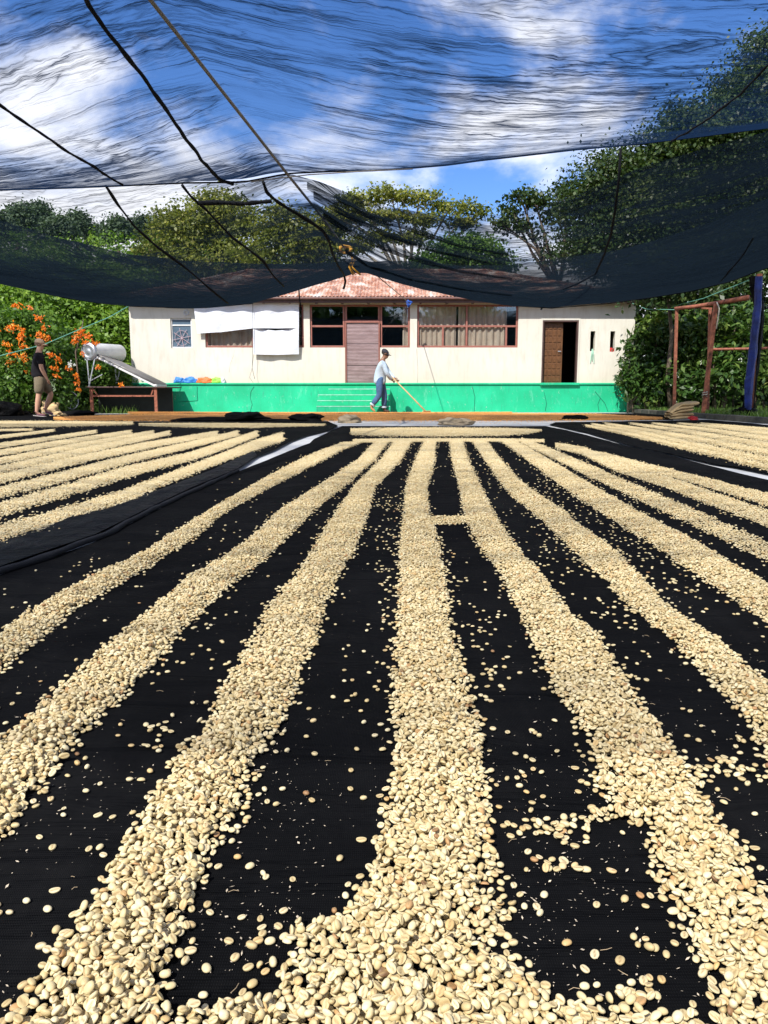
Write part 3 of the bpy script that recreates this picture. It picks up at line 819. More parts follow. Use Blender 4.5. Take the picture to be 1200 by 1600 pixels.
def instancer(name, pts, rots, scls, idx, protos, label, cat='coffee beans', group=None):
    """one object of kind stuff that sets a real bean mesh on every laid point"""
    me = bpy.data.meshes.new(name + '_points'); n = len(pts)
    me.vertices.add(n); me.vertices.foreach_set('co', np.asarray(pts, np.float32).ravel())
    a = me.attributes.new('rot', 'FLOAT_VECTOR', 'POINT'); a.data.foreach_set('vector', np.asarray(rots, np.float32).ravel())
    a = me.attributes.new('scl', 'FLOAT', 'POINT'); a.data.foreach_set('value', np.asarray(scls, np.float32))
    a = me.attributes.new('pick', 'INT', 'POINT'); a.data.foreach_set('value', np.asarray(idx, np.int32))
    me.update()
    o = link(bpy.data.objects.new(name, me))
    ng = bpy.data.node_groups.new(name + '_nodes', 'GeometryNodeTree')
    ng.interface.new_socket('Geometry', in_out='INPUT', socket_type='NodeSocketGeometry')
    ng.interface.new_socket('Geometry', in_out='OUTPUT', socket_type='NodeSocketGeometry')
    gi = ng.nodes.new('NodeGroupInput'); go = ng.nodes.new('NodeGroupOutput')
    iop = ng.nodes.new('GeometryNodeInstanceOnPoints')
    col = bpy.data.collections.new(name + '_shapes')
    for i, pm in enumerate(protos):
        col.objects.link(bpy.data.objects.new('shape_%02d' % i, pm))
    ci = ng.nodes.new('GeometryNodeCollectionInfo'); ci.inputs['Collection'].default_value = col
    ci.inputs['Separate Children'].default_value = True; ci.inputs['Reset Children'].default_value = True
    def attr(nm, t):
        x = ng.nodes.new('GeometryNodeInputNamedAttribute'); x.data_type = t; x.inputs['Name'].default_value = nm
        return [s for s in x.outputs if s.enabled and s.name == 'Attribute'][0]
    e2r = ng.nodes.new('FunctionNodeEulerToRotation')
    L = ng.links.new
    L(gi.outputs[0], iop.inputs['Points']); L(ci.outputs[0], iop.inputs['Instance'])
    iop.inputs['Pick Instance'].default_value = True
    L(attr('pick', 'INT'), iop.inputs['Instance Index'])
    L(attr('rot', 'FLOAT_VECTOR'), e2r.inputs[0]); L(e2r.outputs[0], iop.inputs['Rotation'])
    L(attr('scl', 'FLOAT'), iop.inputs['Scale'])
    L(iop.outputs[0], go.inputs[0])
    md = o.modifiers.new('lay_beans', 'NODES'); md.node_group = ng
    tag(o, label, cat, group, 'stuff'); return o

# rows of the middle bed, read as (photo y, left edge, right edge)
ROWS = {
 'C': [(688,664,683),(700,657,681),(720,648,680),(740,640,676),(760,634,668),(800,630,671),(840,623,687),(870,622,692),(900,621,697),(950,618,702),(1000,613,712),(1050,609,731),(1100,605,747),(1150,611,760),(1200,608,764),(1250,598,768),(1300,581,776),(1350,567,787),(1400,558,788),(1432,528,800),(1450,470,806),(1500,437,808),(1540,430,860),(1580,408,900),(1600,330,960),(1680,200,1010)],
 'R1': [(688,702,723),(720,705,733),(760,717,752),(800,724,772),(840,738,797),(870,759,820),(900,783,849),(950,804,885),(1000,828,943),(1050,850,975),(1100,873,1008),(1150,913,1042),(1200,925,1080),(1235,925,1092),(1262,975,1110),(1300,1000,1143),(1350,1010,1177),(1400,1033,1200),(1450,1064,1232),(1500,1085,1262),(1550,1102,1296),(1600,1112,1330),(1680,1128,1390)],
 'R2': [(688,735,760),(720,757,784),(750,778,811),(777,800,848),(800,829,884),(820,852,904),(853,885,952),(887,917,988),(900,937,1003),(950,982,1045),(1000,1046,1120),(1050,1088,1180),(1100,1145,1240),(1150,1180,1290),(1195,1192,1320),(1240,1215,1360)],
 'R3': [(688,779,803),(700,796,826),(720,822,860),(737,845,890),(763,880,934),(800,934,999),(850,1012,1095),(900,1086,1178),(950,1160,1265),(1000,1230,1350),(1060,1320,1460)],
 'L3': [(688,617,645),(720,594,628),(760,553,588),(800,524,577),(840,497,565),(870,480,552),(900,460,532),(950,415,511),(1000,395,500),(1050,359,474),(1100,330,464),(1150,309,433),(1200,266,399),(1250,234,385),(1300,202,366),(1350,167,333),(1400,150,320),(1450,98,300),(1500,77,272),(1550,30,268),(1600,-10,262),(1680,-90,250)],
 'L2': [(688,588,610),(720,558,586),(760,496,540),(800,433,490),(840,392,452),(870,350,420),(900,294,386),(950,240,325),(1000,175,280),(1050,120,240),(1100,64,190),(1150,10,130),(1200,-42,100),(1250,-84,52),(1310,-130,8),(1400,-220,-70)],
 'L1': [(692,536,566),(706,497,532),(720,466,508),(740,427,467),(760,392,428),(800,325,354),(840,262,308),(870,214,260),(900,146,214),(950,56,126),(1000,-12,66),(1045,-70,10),(1100,-160,-60)],
}
def shallow(pts):     # (photo x, photo y, half height) -> edge pairs
    return [((x, y - h), (x, y + h)) for x, y, h in pts]
def steep(pts):
    out = []
    for y, l, r in pts:
        c, h = (l + r) / 2, (r - l) / 2 * (.87 if y < 1420 else .90); out.append(((c - h, y), (c + h, y)))
    return out
main_rows = [steep(v) for v in ROWS.values()]
main_rows += [shallow([(815,689.5,4),(850,704,6),(900,727,8),(1000,772,11),(1100,817,13.5),(1200,864,16),(1300,912,18)]),
              shallow([(868,697,4),(912,706,6),(960,729,7),(1050,757,9),(1130,786,11),(1200,812,13),(1300,848,15)]),
              shallow([(905,706,2.5),(945,713,4),(1000,729,5),(1080,748,6),(1200,782,9),(1320,815,11)]),
              shallow([(552,690,2.2),(600,689,2.2),(700,688.5,2.2),(780,688.5,2.2),(850,690,2)]),      # raked head of the bed
              shallow([(676,815,6),(705,815,4.5),(738,815,3.5)]),
              shallow([(935,1278,3),(970,1275,9),(1010,1268,12)]),
              shallow([(240,1604,18),(330,1603,12),(400,1604,16),(450,1606,20)]), shallow([(880,1610,18),(960,1606,9),(1030,1606,7),(1110,1610,10)])]
left_rows = [shallow([(-140,878,20),(0,836,13),(60,818,11),(130,797,10),(200,774,8),(250,753,6),(333,721,5),(400,695,5.5),(442,682,5)]),
             shallow([(-120,838,12),(0,797,9),(100,768,8),(200,737,7),(300,713,5),(350,696,4.5),(402,677.5,3.2)]),
             shallow([(-120,799,9),(0,770,6.8),(100,745,6.5),(200,718,5),(290,697,4),(372,677,3)]),
             shallow([(-120,772,8),(0,749,5.6),(120,719,5),(230,696,4),(340,677,2.8)]),
             shallow([(-120,756,6),(0,734.5,4.6),(120,707,4),(265,676.5,2.5)]),
             shallow([(-120,742,5),(0,721,4),(120,697,3.4),(240,675.5,2.2)]),
             shallow([(-120,726,4.4),(0,708,3.6),(100,691,3),(205,675,2.2)]),
             shallow([(-120,709,3.6),(0,696.5,3),(80,685,2.4),(150,674.5,2)]),
             shallow([(-120,690,2.4),(0,683,2),(60,676,1.6),(84,672.5,1.4)]), shallow([(-120,675,1.6),(0,672.5,1.4),(50,671.5,1.2)])]
right_rows = [shallow([(915,665,1.2),(985,679,2.2),(1060,697,3.2),(1130,713,3.8),(1210,734,4.6),(1330,766,6)]),
              shallow([(925,662.9,1.2),(1000,676.5,2.8),(1100,699,4.2),(1200,720.5,5.2),(1330,752,6)]),
              shallow([(945,661.8,1.2),(1040,677.2,3.0),(1130,694,4.2),(1200,707.5,5.0),(1330,735,7)]),
              shallow([(985,661.6,1.2),(1080,675.5,2.8),(1200,696,4.2),(1330,720,6)]),
              shallow([(1020,661.5,1.1),(1110,672.2,2.4),(1200,685.8,3.6),(1330,706,5)]),
              shallow([(1060,661.4,1.0),(1140,669.2,2.0),(1200,677.8,2.8),(1330,694,4)]),
              shallow([(1095,661.8,.9),(1200,671.2,2.0),(1330,684,3)])]
far_rows = [shallow([(548,674.5,4.5),(600,674.8,6),(700,675,6.5),(790,675,5.6),(825,674.2,3.6),(846,673.2,1.2)])]
farleft_rows = [shallow([(-60,662.5,4.2),(80,662.5,4.2),(208,661.5,2.4)]), shallow([(217,663.6,1.6),(300,664.6,3.2),(400,665,3.2),(508,664,1.4)])]

def edges_world(rows, z):
    return [(G(*a, z=z), G(*b, z=z)) for a, b in rows]
def path_samples(ew, step=.02):
    """resample edge pairs along the row: centre, half vector"""
    out = []
    for (a0, b0), (a1, b1) in zip(ew, ew[1:]):
        L = ((a0 + b0) / 2 - (a1 + b1) / 2).length; n = max(1, int(L / step))
        for k in range(n):
            t = k / n; out.append((a0.lerp(a1, t), b0.lerp(b1, t)))
    out.append(ew[-1]); return out
def row_area(sm):
    A = [0.0]
    for (a0, b0), (a1, b1) in zip(sm, sm[1:]):
        c = ((a1 + b1) / 2 - (a0 + b0) / 2).length * ((b0 - a0).length + (b1 - a1).length) / 2
        A.append(A[-1] + c)
    return np.array(A)
def scatter_row(ew, density, edge_jit=.012, stray=.05, flat=False):
    """random places on a row; more towards the middle, some strays past the edge"""
    # half widths here are measured across the row's own direction
    sm = path_samples(ew)
    A = row_area(sm)
    # true area: correct for slanting edge pairs
    (a0, b0), (a1, b1) = sm[0], sm[-1]
    d = ((a1 + b1) / 2 - (a0 + b0) / 2); d.normalize(); e = (b0 - a0).normalized() if (b0 - a0).length > 1e-6 else Vector((1, 0, 0))
    corr = max(.08, abs(d.cross(e).z)) if hasattr(d.cross(e), 'z') else 1.0
    n = int(A[-1] * corr * density)
    a = np.array([[*s[0]] for s in sm]); b = np.array([[*s[1]] for s in sm])
    q = rng.random(n) * A[-1]; i = np.clip(np.searchsorted(A, q) - 1, 0, len(sm) - 2); t = (q - A[i]) / np.maximum(1e-9, A[i + 1] - A[i])
    pa = a[i] + (a[i + 1] - a[i]) * t[:, None]; pb = b[i] + (b[i + 1] - b[i]) * t[:, None]
    u = rng.random(n) * 2 - 1
    if not flat:
        k = rng.random(n) < .45
        u[k] = (rng.random(k.sum()) + rng.random(k.sum()) - 1)
    s = rng.random(n) < stray
    u[s] = np.sign(u[s]) * (1 + rng.exponential(.14, s.sum()))
    c = (pa + pb) / 2; h = (pb - pa) / 2
    p = c + h * u[:, None]
    p[:, :2] += rng.normal(0, edge_jit, (n, 2)) * (np.abs(u) > .6)[:, None]
    return p[:, :2], np.abs(u)
def inview(p, mpx=90):
    f = p[:, 1] * cp + CAMZ * sp; u = p[:, 1] * sp - CAMZ * cp
    px = 600 + FPX * p[:, 0] / f; py = 800 - FPX * u / f
    return (px > -mpx) & (px < 1200 + mpx) & (py < 1600 + mpx) & (f > .2)

NEAR_Y = 5.0
near_pts, mid_pts = [], []
for r in main_rows:
    ew = edges_world(r, .012)
    p, u = scatter_row(ew, 35000, .0035, .018)
    p = p[inview(p)]
    nr = p[:, 1] < NEAR_Y
    near_pts.append(p[nr])
    # thinner sampling further off, where a bean is two pixels
    far = p[~nr]; far = far[rng.random(len(far)) < .8]; mid_pts.append(far)
# strays all over the middle sheet: clusters read off the photograph, then a thin even scatter
cl = [(845,1290,60,20,20),(885,1300,60,22,26),(855,1355,20,14,8),(1000,1405,45,4,4),(1000,1485,60,12,5),(1085,1210,40,28,34),(1140,1200,35,25,30),(905,1360,10,5,3),(1010,1555,60,25,12),(960,1585,50,14,14),
      (610,790,28,14,60),(600,840,24,40,40),(700,930,18,60,40),(750,980,30,60,30),(760,1060,35,70,20),(820,1200,35,60,16),(470,1480,40,20,9),(415,1465,10,10,3),(880,860,60,50,70),(960,960,60,50,45),(830,760,60,50,90),(900,830,60,40,110),
      (1000,870,70,50,90),(1080,920,60,40,60),(350,810,60,60,30),(130,900,70,40,22),(250,1160,30,40,14),(100,1200,50,60,14),(330,1000,60,60,22),(600,920,10,80,26),(560,1050,30,90,12),(690,1210,90,80,3),(850,1010,70,60,12),(1090,870,60,30,30),(760,740,18,40,40),(870,760,60,30,80),(1010,820,80,40,60)]
st = []
for cx, cy, sx_, sy_, n in cl:
    for _ in range(n):
        g = G(rnd.gauss(cx, sx_ * .6), max(690, rnd.gauss(cy, sy_ * .6)), .012); st.append((g.x, g.y))
for _ in range(520):
    g = G(rnd.uniform(-60, 1260), 690 + 910 * rnd.random() ** 1.15, .012)
    t = g.x / g.y
    st.append((g.x, g.y))
st = np.array(st); st = st[(st[:, 0] / st[:, 1] > -.72 - .0 * st[:, 1])]
# keep strays off the left sheet and the plastic
ok = []
for x, y in st:
    px, py = proj(x, y, .012)
    lim = interp([(-200, 960), (0, 915), (370, 748), (524, 690), (1200, 690)], px)
    lim2 = interp([(0, 600), (900, 690), (1200, 780), (1400, 830)], px)
    if py > lim and py > lim2: ok.append((x, y))
st = np.array(ok)
near_pts.append(st[st[:, 1] < NEAR_Y]); mid_pts.append(st[st[:, 1] >= NEAR_Y])
near = np.concatenate(near_pts); mid = np.concatenate(mid_pts)

# lay the near beans one by one on a height field, each settling into the lowest spot close by
CELL = .0021
gx0, gy0 = near[:, 0].min() - .05, near[:, 1].min() - .05
GW = int((near[:, 0].max() + .05 - gx0) / CELL) + 2; GH = int((near[:, 1].max() + .05 - gy0) / CELL) + 2
H = np.zeros(GW * GH, np.float32)
rad = 2
dd = [(i, j) for i in range(-rad, rad + 1) for j in range(-rad, rad + 1) if i * i + j * j <= rad * rad + .5]
st_off = np.array([i + j * GW for i, j in dd]); st_cap = np.array([.0050 * math.sqrt(max(0, 1 - (i * i + j * j) / (2.7 ** 2))) for i, j in dd], np.float32)
ix = {d: k for k, d in enumerate(dd)}
K = 4
order = rng.permutation(len(near)); near = near[order]
N = len(near)
cand = near[:, None, :] + np.concatenate([np.zeros((N, 1, 2)), rng.normal(0, .0048, (N, K - 1, 2))], 1)
ci = ((cand[:, :, 0] - gx0) / CELL).astype(np.int64); cj = ((cand[:, :, 1] - gy0) / CELL).astype(np.int64)
ci = np.clip(ci, 4, GW - 5); cj = np.clip(cj, 4, GH - 5)
cidx = ci + cj * GW
BZ = np.zeros(N, np.float32); NX = np.zeros(N, np.float32); NY = np.zeros(N, np.float32); PICK = np.zeros(N, np.int32)
kx0, kx1, ky0, ky1 = ix[(-2, 0)], ix[(2, 0)], ix[(0, -2)], ix[(0, 2)]
take = H.take
for n in range(N):
    s = take(cidx[n][:, None] + st_off)
    mxs = s.max(1); k = int(mxs.argmin()); h = s[k]
    base = .55 * float(mxs[k]) + .45 * float(h.mean())
    ids = cidx[n, k] + st_off
    H[ids] = np.maximum(h, base + st_cap)
    BZ[n] = base; PICK[n] = k; NX[n] = h[kx0] - h[kx1]; NY[n] = h[ky0] - h[ky1]
near_xy = cand[np.arange(N), PICK]
sl = 4 * CELL
tiltx = np.clip(NX / sl, -1.1, 1.1) * .75; tilty = np.clip(NY / sl, -1.1, 1.1) * .75     # slope the bean leans with
def orientations(tx, ty, loose):
    """euler angles: yaw, lean with the slope, and roll; about half lie seam up"""
    n = len(tx)
    yaw = rng.random(n) * 2 * np.pi
    flip = rng.random(n) < .6
    roll = np.where(flip, np.pi, 0.0) + rng.normal(0, .28, n) * loose
    side = (rng.random(n) < .14) & (loose > .5); roll[side] += rng.choice([-1, 1], side.sum()) * rng.uniform(.8, 1.5, side.sum())
    pitch = rng.normal(0, .16, n) * loose
    out = np.zeros((n, 3), np.float32)
    cy_, sy_ = np.cos(yaw), np.sin(yaw)
    # slope expressed in the bean's yawed frame
    lx_ = tx * cy_ + ty * sy_; ly_ = -tx * sy_ + ty * cy_
    out[:, 0] = roll - np.arctan(ly_); out[:, 1] = pitch + np.arctan(lx_); out[:, 2] = yaw
    return out
loose = np.where(BZ > .0015, 1.0, .25)
near_rot = orientations(tiltx, tilty, loose)
near_z = .0125 + BZ + .0024
near_scl = np.clip(rng.normal(.80, .09, N), .58, 1.08)
near_idx = rng.choice(5, N, p=[.34, .2, .24, .12, .1])
near_P = np.column_stack([near_xy, near_z])

# the 300 largest in view are objects of their own, the rest one object
f_ = near_P[:, 1] * cp - (near_P[:, 2] - CAMZ) * sp
u_ = near_P[:, 1] * sp + (near_P[:, 2] - CAMZ) * cp
ppx = 600 + FPX * near_P[:, 0] / f_; ppy = 800 - FPX * u_ / f_
topmost = near_z + .003 > H.reshape(GH, GW)[np.clip(((near_xy[:, 1] - gy0) / CELL).astype(int), 0, GH - 1), np.clip(((near_xy[:, 0] - gx0) / CELL).astype(int), 0, GW - 1)] + .0125
score = np.where((ppx > 6) & (ppx < 1194) & (ppy < 1594) & (ppy > 1200) & topmost, 1 / f_, -1)
pick = np.argsort(-score)[:300]
ISO = set()
for i in pick:
    o = bpy.data.objects.new('coffee_bean', near_meshes[near_idx[i]])
    o.location = near_P[i]; o.rotation_euler = near_rot[i]; o.scale = (near_scl[i],) * 3
    tag(link(o), 'pale parchment coffee bean lying nearest the viewer at the front edge of the rows', 'coffee bean', 'single coffee beans at the front')
keep = np.ones(N, bool); keep[pick] = False
# the distant part of the middle bed
mz = .0125 + rng.random(len(mid)) * .010 + .002
mid_rot = orientations(rng.normal(0, .25, len(mid)), rng.normal(0, .25, len(mid)), np.ones(len(mid)))
allP = np.concatenate([near_P[keep], np.column_stack([mid, mz])])
allR = np.concatenate([near_rot[keep], mid_rot])
allS = np.concatenate([near_scl[keep], np.clip(rng.normal(1.02, .08, len(mid)), .8, 1.25)])
allI = np.concatenate([near_idx[keep], rng.choice([5, 6], len(mid))])
# nearer than 2.2 m the detailed shapes, beyond it the light ones
fa = allP[:, 1] > 2.2
allI = np.where(fa & (allI < 5), 5 + (allI % 2), allI)
instancer('coffee_bean_rows', allP, allR, allS, allI, near_meshes + far_meshes, 'long raked rows of pale parchment coffee beans on the middle black sheet')
print('beans near', N, 'mid', len(mid))

def mound(name, rows, z, hgt, mat, parent=None, nu=10, step=.05, wob=.012):
    mb = MB()
    for r in rows:
        ew = path_samples(edges_world(r, z), step)
        n0 = len(mb.v); nn = len(ew)
        for q_, (a, b) in enumerate(ew):
            c_ = (a + b) / 2; L_ = (c_ - (ew[0][0] + ew[0][1]) / 2).length; L2_ = (c_ - (ew[-1][0] + ew[-1][1]) / 2).length
            sh = .86 * min(1, (L_ + .02) / .30) ** .5 * min(1, (L2_ + .02) / .30) ** .5 * (1 + .22 * fn(c_.x * 1.2, c_.y * 1.2, 6.6, 2.4))
            a = c_ + (a - c_) * sh; b = c_ + (b - c_) * sh
            for i in range(nu + 1):
                t = i / nu; p = a.lerp(b, t); w = (fn(p.x, p.y, 0, 9) + fn(p.x, p.y, 3, 30) * .8) * wob
                d = (b - a).normalized() * w if 0 < i < nu else (b - a).normalized() * w * 1.5
                mb.v.append((p.x + d.x, p.y + d.y, z - .002 + hgt * (1 - abs(2 * t - 1) ** 2.0) * (.8 + .35 * fn(p.x, p.y, 4, 14)) + .004 * fn(p.x, p.y, 2, 60)))
        w = nu + 1
        for j in range(len(ew) - 1):
            for i in range(nu):
                k = n0 + j * w + i; mb.f.append((k, k + 1, k + w + 1, k + w))
    return mb
def bed(name, rows, z, label, dens, hgt=.013, mat='mound', protos=None, cat='coffee beans', clump=False, stray=.04, jit=.008):
    pts = []; us = []
    for r in rows:
        p, u = scatter_row(edges_world(r, z), dens, jit, stray); k = inview(p, 130); pts.append(p[k]); us.append(u[k])
    p = np.concatenate(pts); u = np.concatenate(us); n = len(p)
    base = np.maximum(0, hgt * (1 - np.minimum(1, u) ** 2.6)) * .9
    zz = z + base + rng.random(n) * .004 + .001
    sc = np.clip(rng.normal(1.05, .1, n), .8, 1.3)
    o = instancer(name, np.column_stack([p, zz]), orientations(rng.normal(0, .25, n), rng.normal(0, .25, n), np.ones(n)), sc, rng.integers(0, len(protos), n), protos, label, cat)
    m = mound(name, rows, z, hgt, M[mat]).build('bean_mound', M[mat], o, smooth=True, kind='stuff')
    print(name, n); return o
# mound under the distant part of the middle rows as well
mid_rows = [[e for e in r if G(*e[0]).y > NEAR_Y - .6] for r in main_rows]; mid_rows = [r for r in mid_rows if len(r) > 1]
rows_obj = bpy.data.objects['coffee_bean_rows']
mound('m', mid_rows, .0115, .010, None).build('bean_mound', M['mound'], rows_obj, smooth=True, kind='stuff')
bed('coffee_bean_bed', left_rows, .023, 'slanting rows of pale coffee beans on the left black sheet', 14000, .006, protos=far_meshes, stray=.10, jit=.013)
bed('coffee_bean_bed', right_rows, .020, 'wide closely raked bed of pale coffee beans on the right sheet', 9000, .007, protos=far_meshes, stray=.12, jit=.02)
bed('coffee_bean_bed', far_rows, .012, 'flat strip of pale coffee beans across the far end of the middle sheet', 5200, .014, protos=far_meshes)
bed('coffee_bean_bed', farleft_rows, .023, 'thin strips of pale beans at the far end of the left sheet', 4200, .014, protos=far_meshes)
BO = M['bean_orange']
or_meshes = [bean_mesh('honey_bean_shape', .0125, .010, .008, 6, 4, mat=BO)]
orange_rows = [shallow([(84,654.2,2.2),(200,652.6,4.4),(400,651.4,5.6),(600,651.2,5.8),(800,651.2,5.6),(930,651.6,4.8),(1035,654,1.6)])]
bed('honey_bean_strip', orange_rows, .010, 'wide strip of orange honey coffee beans along the foot of the green wall', 1500, .02, 'mound_orange', or_meshes)
# raked ridge of orange beans
bed('honey_bean_ridge', [shallow([(200,646.4,.5),(420,647.0,.6),(620,647.2,.6),(800,646.6,.5)])], .02, 'low raked ridge of orange beans close to the green wall', 2600, .05, 'mound_orange', or_meshes)

# chaff and crumbs on the black cloth
def chaff():
    mb = MB()
    for _ in range(5200):
        py = 700 + 905 * rnd.random() ** .8; px = rnd.uniform(-60, 1260)
        if fn(px * .006, py * .006, 2, 1) < rnd.uniform(-.5, .35): continue
        g = G(px, py, .0155)
        if proj(g.x, g.y, 0)[1] < interp([(-200, 960), (0, 915), (370, 748), (524, 690), (1260, 690)], px): continue
        s = rnd.uniform(.0004, .0012) * rnd.choice((1, 1, 1, 1.6, 2.6)) * (1 if py > 1000 else 1.3); a = rnd.random() * 6.28
        e = Vector((math.cos(a), math.sin(a), rnd.uniform(-.2, .4))) * s; f2 = Vector((-math.sin(a), math.cos(a), rnd.uniform(-.3, .3))) * s * rnd.uniform(.2, .6)
        mb.quad(g - e, g - f2 * .9, g + e, g + f2)
    o = mb.build('chaff', simple('papery_chaff', (.62, .52, .38), .8, 0, .4, 300), kind='stuff'); tag(o, 'tiny pale flakes of husk scattered over the black cloth', 'chaff')
    mb = MB()
    for _ in range(70):
        px, py = rnd.uniform(0, 1200), rnd.uniform(950, 1600); g = G(px, py, .016); a = rnd.random() * 6.28; l = rnd.uniform(.002, .007)
        d = Vector((math.cos(a), math.sin(a), 0)) * l
        mb.tube([g - d, g + Vector((d.y, -d.x, .003)) * .25, g + d], .0003, 4)
    tag(mb.build('fibre_crumbs', simple('fibres', (.40, .30, .18), .9), kind='stuff'), 'fine pale fibres lying between the bean rows', 'fibres')
chaff()

# ================================================================== SHADE NETS
def add_uv_gather(me, uv, ga):
    lay = me.uv_layers.new(name='UVMap')
    li = np.empty(len(me.loops), np.int32); me.loops.foreach_get('vertex_index', li)
    lay.data.foreach_set('uv', np.asarray(uv, np.float32)[li].ravel())
    a = me.attributes.new('gather', 'FLOAT', 'POINT'); a.data.foreach_set('value', np.asarray(ga, np.float32))
CA, CB, CC = P(240, 0, 6.6), P(452, 272, 10.3), P(540, 390, 13.6)
def cable_at(Y):
    if Y < CB.y: t = (Y - CA.y) / (CB.y - CA.y); return CA + (CB - CA) * t
    t = (Y - CB.y) / (CC.y - CB.y); return CB + (CC - CB) * t
EDGE_Y = 10.3
edge_px = [(-200, 300), (0, 296), (100, 293), (200, 289), (290, 285), (380, 284), (452, 270), (520, 267), (580, 266), (640, 262), (700, 257), (750, 250), (830, 241), (900, 233), (1000, 224), (1100, 212), (1200, 199), (1400, 170)]
def edge_z(x):
    px = 600 + 1200 * x / 9.75
    for _ in range(3):
        py = interp(edge_px, px); q = P(px, py, EDGE_Y); px += (x - q.x) * 120
    return P(px, interp(edge_px, px), EDGE_Y).z
NX1, NY1 = 230, 300
xs1 = np.linspace(-9.5, 9.5, NX1 + 1)
ez1 = np.array([edge_z(x) for x in xs1])
def net1_z(x, Y, e=None, fine=True):
    if e is None: e = float(np.interp(x, xs1, ez1))
    c = cable_at(max(Y, 3.0)); d = x - c.x
    t = max(0.0, min(1.0, (EDGE_Y - Y) / (EDGE_Y - 6.6)))
    far_z = 3.62 + .02
    z = e * (1 - t) + far_z * t
    ridge = math.exp(-abs(d) / .5)
    z -= (.22 * (1 - math.exp(-abs(d) / 1.6)) + .05 * math.sin(x * 1.1)) * math.sin(math.pi * min(1, t * .9 + .02)) ** 1
    z = z * (1 - ridge) + max(z, c.z + .03) * ridge if Y > 3 else z
    if fine:
        v = foldv(x, Y)
        z += .030 * fn(x * .35, v * 2.6, 1.0) * min(1, (EDGE_Y - Y) * 2) + .012 * fn(x * .9, v * 9, 4.0)
    return z
def foldv(x, Y):
    d = x - cable_at(max(Y, 3.0)).x
    return Y - .30 * abs(d) if d < 0 else Y - .42 * 2.2 * (1 - math.exp(-d / 2.2))
mb = MB(); uv = []; ga = []
for j in range(NY1 + 1):
    Y = -2.0 + (EDGE_Y + 2.0) * (j / NY1) ** .8
    for i in range(NX1 + 1):
        x = xs1[i]
        mb.v.append((x, Y, net1_z(x, Y, ez1[i]))); uv.append((x, foldv(x, Y)))
        e = max(0.0, 1 - (EDGE_Y - Y) / (1.15 if x < -1.3 else .45)); ga.append((3.2 if x < -1.3 else 1.5) * e ** .9 + 1.6 * max(0, min(1, (x - 2.0) / 2.5)) * max(0, 1 - (EDGE_Y - Y) / 3.6))
for j in range(NY1):
    for i in range(NX1):
        k = j * (NX1 + 1) + i; mb.f.append((k, k + 1, k + NX1 + 2, k + NX1 + 1))
net1 = empty('shade_net', (0, 5, 3.5)); tag(net1, 'sheer black shade net stretched overhead, its hem sagging across the sky', 'shade net')
def nb(mb, par, name, mat, **k):
    loc = par.location; mb.v = [tuple(Vector(v) - loc) for v in mb.v]; return mb.build(name, mat, par, **k)
o = nb(mb, net1, 'netting', M['net_near'], smooth=True); add_uv_gather(o.data, uv, ga)
def hit1(px, py):
    best = None
    for k in range(400):
        Y = 10.29 - k * .02; q = P(px, py, Y)
        if q.z <= net1_z(q.x, Y, None, False): return q - Vector((0, 0, .035))
    return q
def dense(pts, n=40):
    out = []
    ws = [Vector((*p, 0)) for p in pts]
    for i in range(n + 1): q = along(ws, i / n); out.append((q.x, q.y))
    return out
def seam1(pts, r, name='seam', mat='black_rope', n=60):
    q = [hit1(*p) for p in dense(pts, n)]
    q = [p + Vector((.03 * fn(p.x * 2, p.y * 3, r * 99), 0, .01 * fn(p.x, p.y * 5, 7))) for p in q]
    nb(MB().tube(q, [r * (.7 + .7 * abs(fn(p.x * 3, p.y * 4, 3))) for p in q], 6), net1, name, M[mat], smooth=True)
seam1([(128, -30), (140, 0), (175, 55), (215, 105), (250, 152), (285, 205), (318, 248), (345, 277), (366, 283)], .026)
seam1([(-30, 140), (0, 160), (45, 190), (90, 222), (145, 255), (190, 284)], .017)
seam1([(1230, 70), (1197, 100), (1150, 145), (1100, 185), (1050, 216)], .013)
q = []
for i in range(141):
    x = -9.4 + 18.8 * i / 140; q.append((x, EDGE_Y, float(np.interp(x, xs1, ez1)) - .006))
nb(MB().tube(q, .011, 6), net1, 'hem', M['black_rope'], smooth=True)
tag(MB().tube([P(392, 284, 10.2), P(440, 278, 10.2), P(482, 273, 10.2), P(560, 268, 10.2), P(645, 264, 10.2)], .007, 6).build('grey_cord', M['cable'], smooth=True), 'thin grey cord running along the hem of the overhead net', 'cord')
tag(MB().tube([CA + (CA - CB) * 2.0 + Vector((0, 0, -.02)), CA + Vector((0, 0, -.03)), CB + Vector((0, 0, -.03)), P(508, 345, 12.3), CC], .017, 8).build('support_cable', M['cable'], smooth=True), 'thick grey cable crossing under the net from upper left to a yellow knot', 'cable')

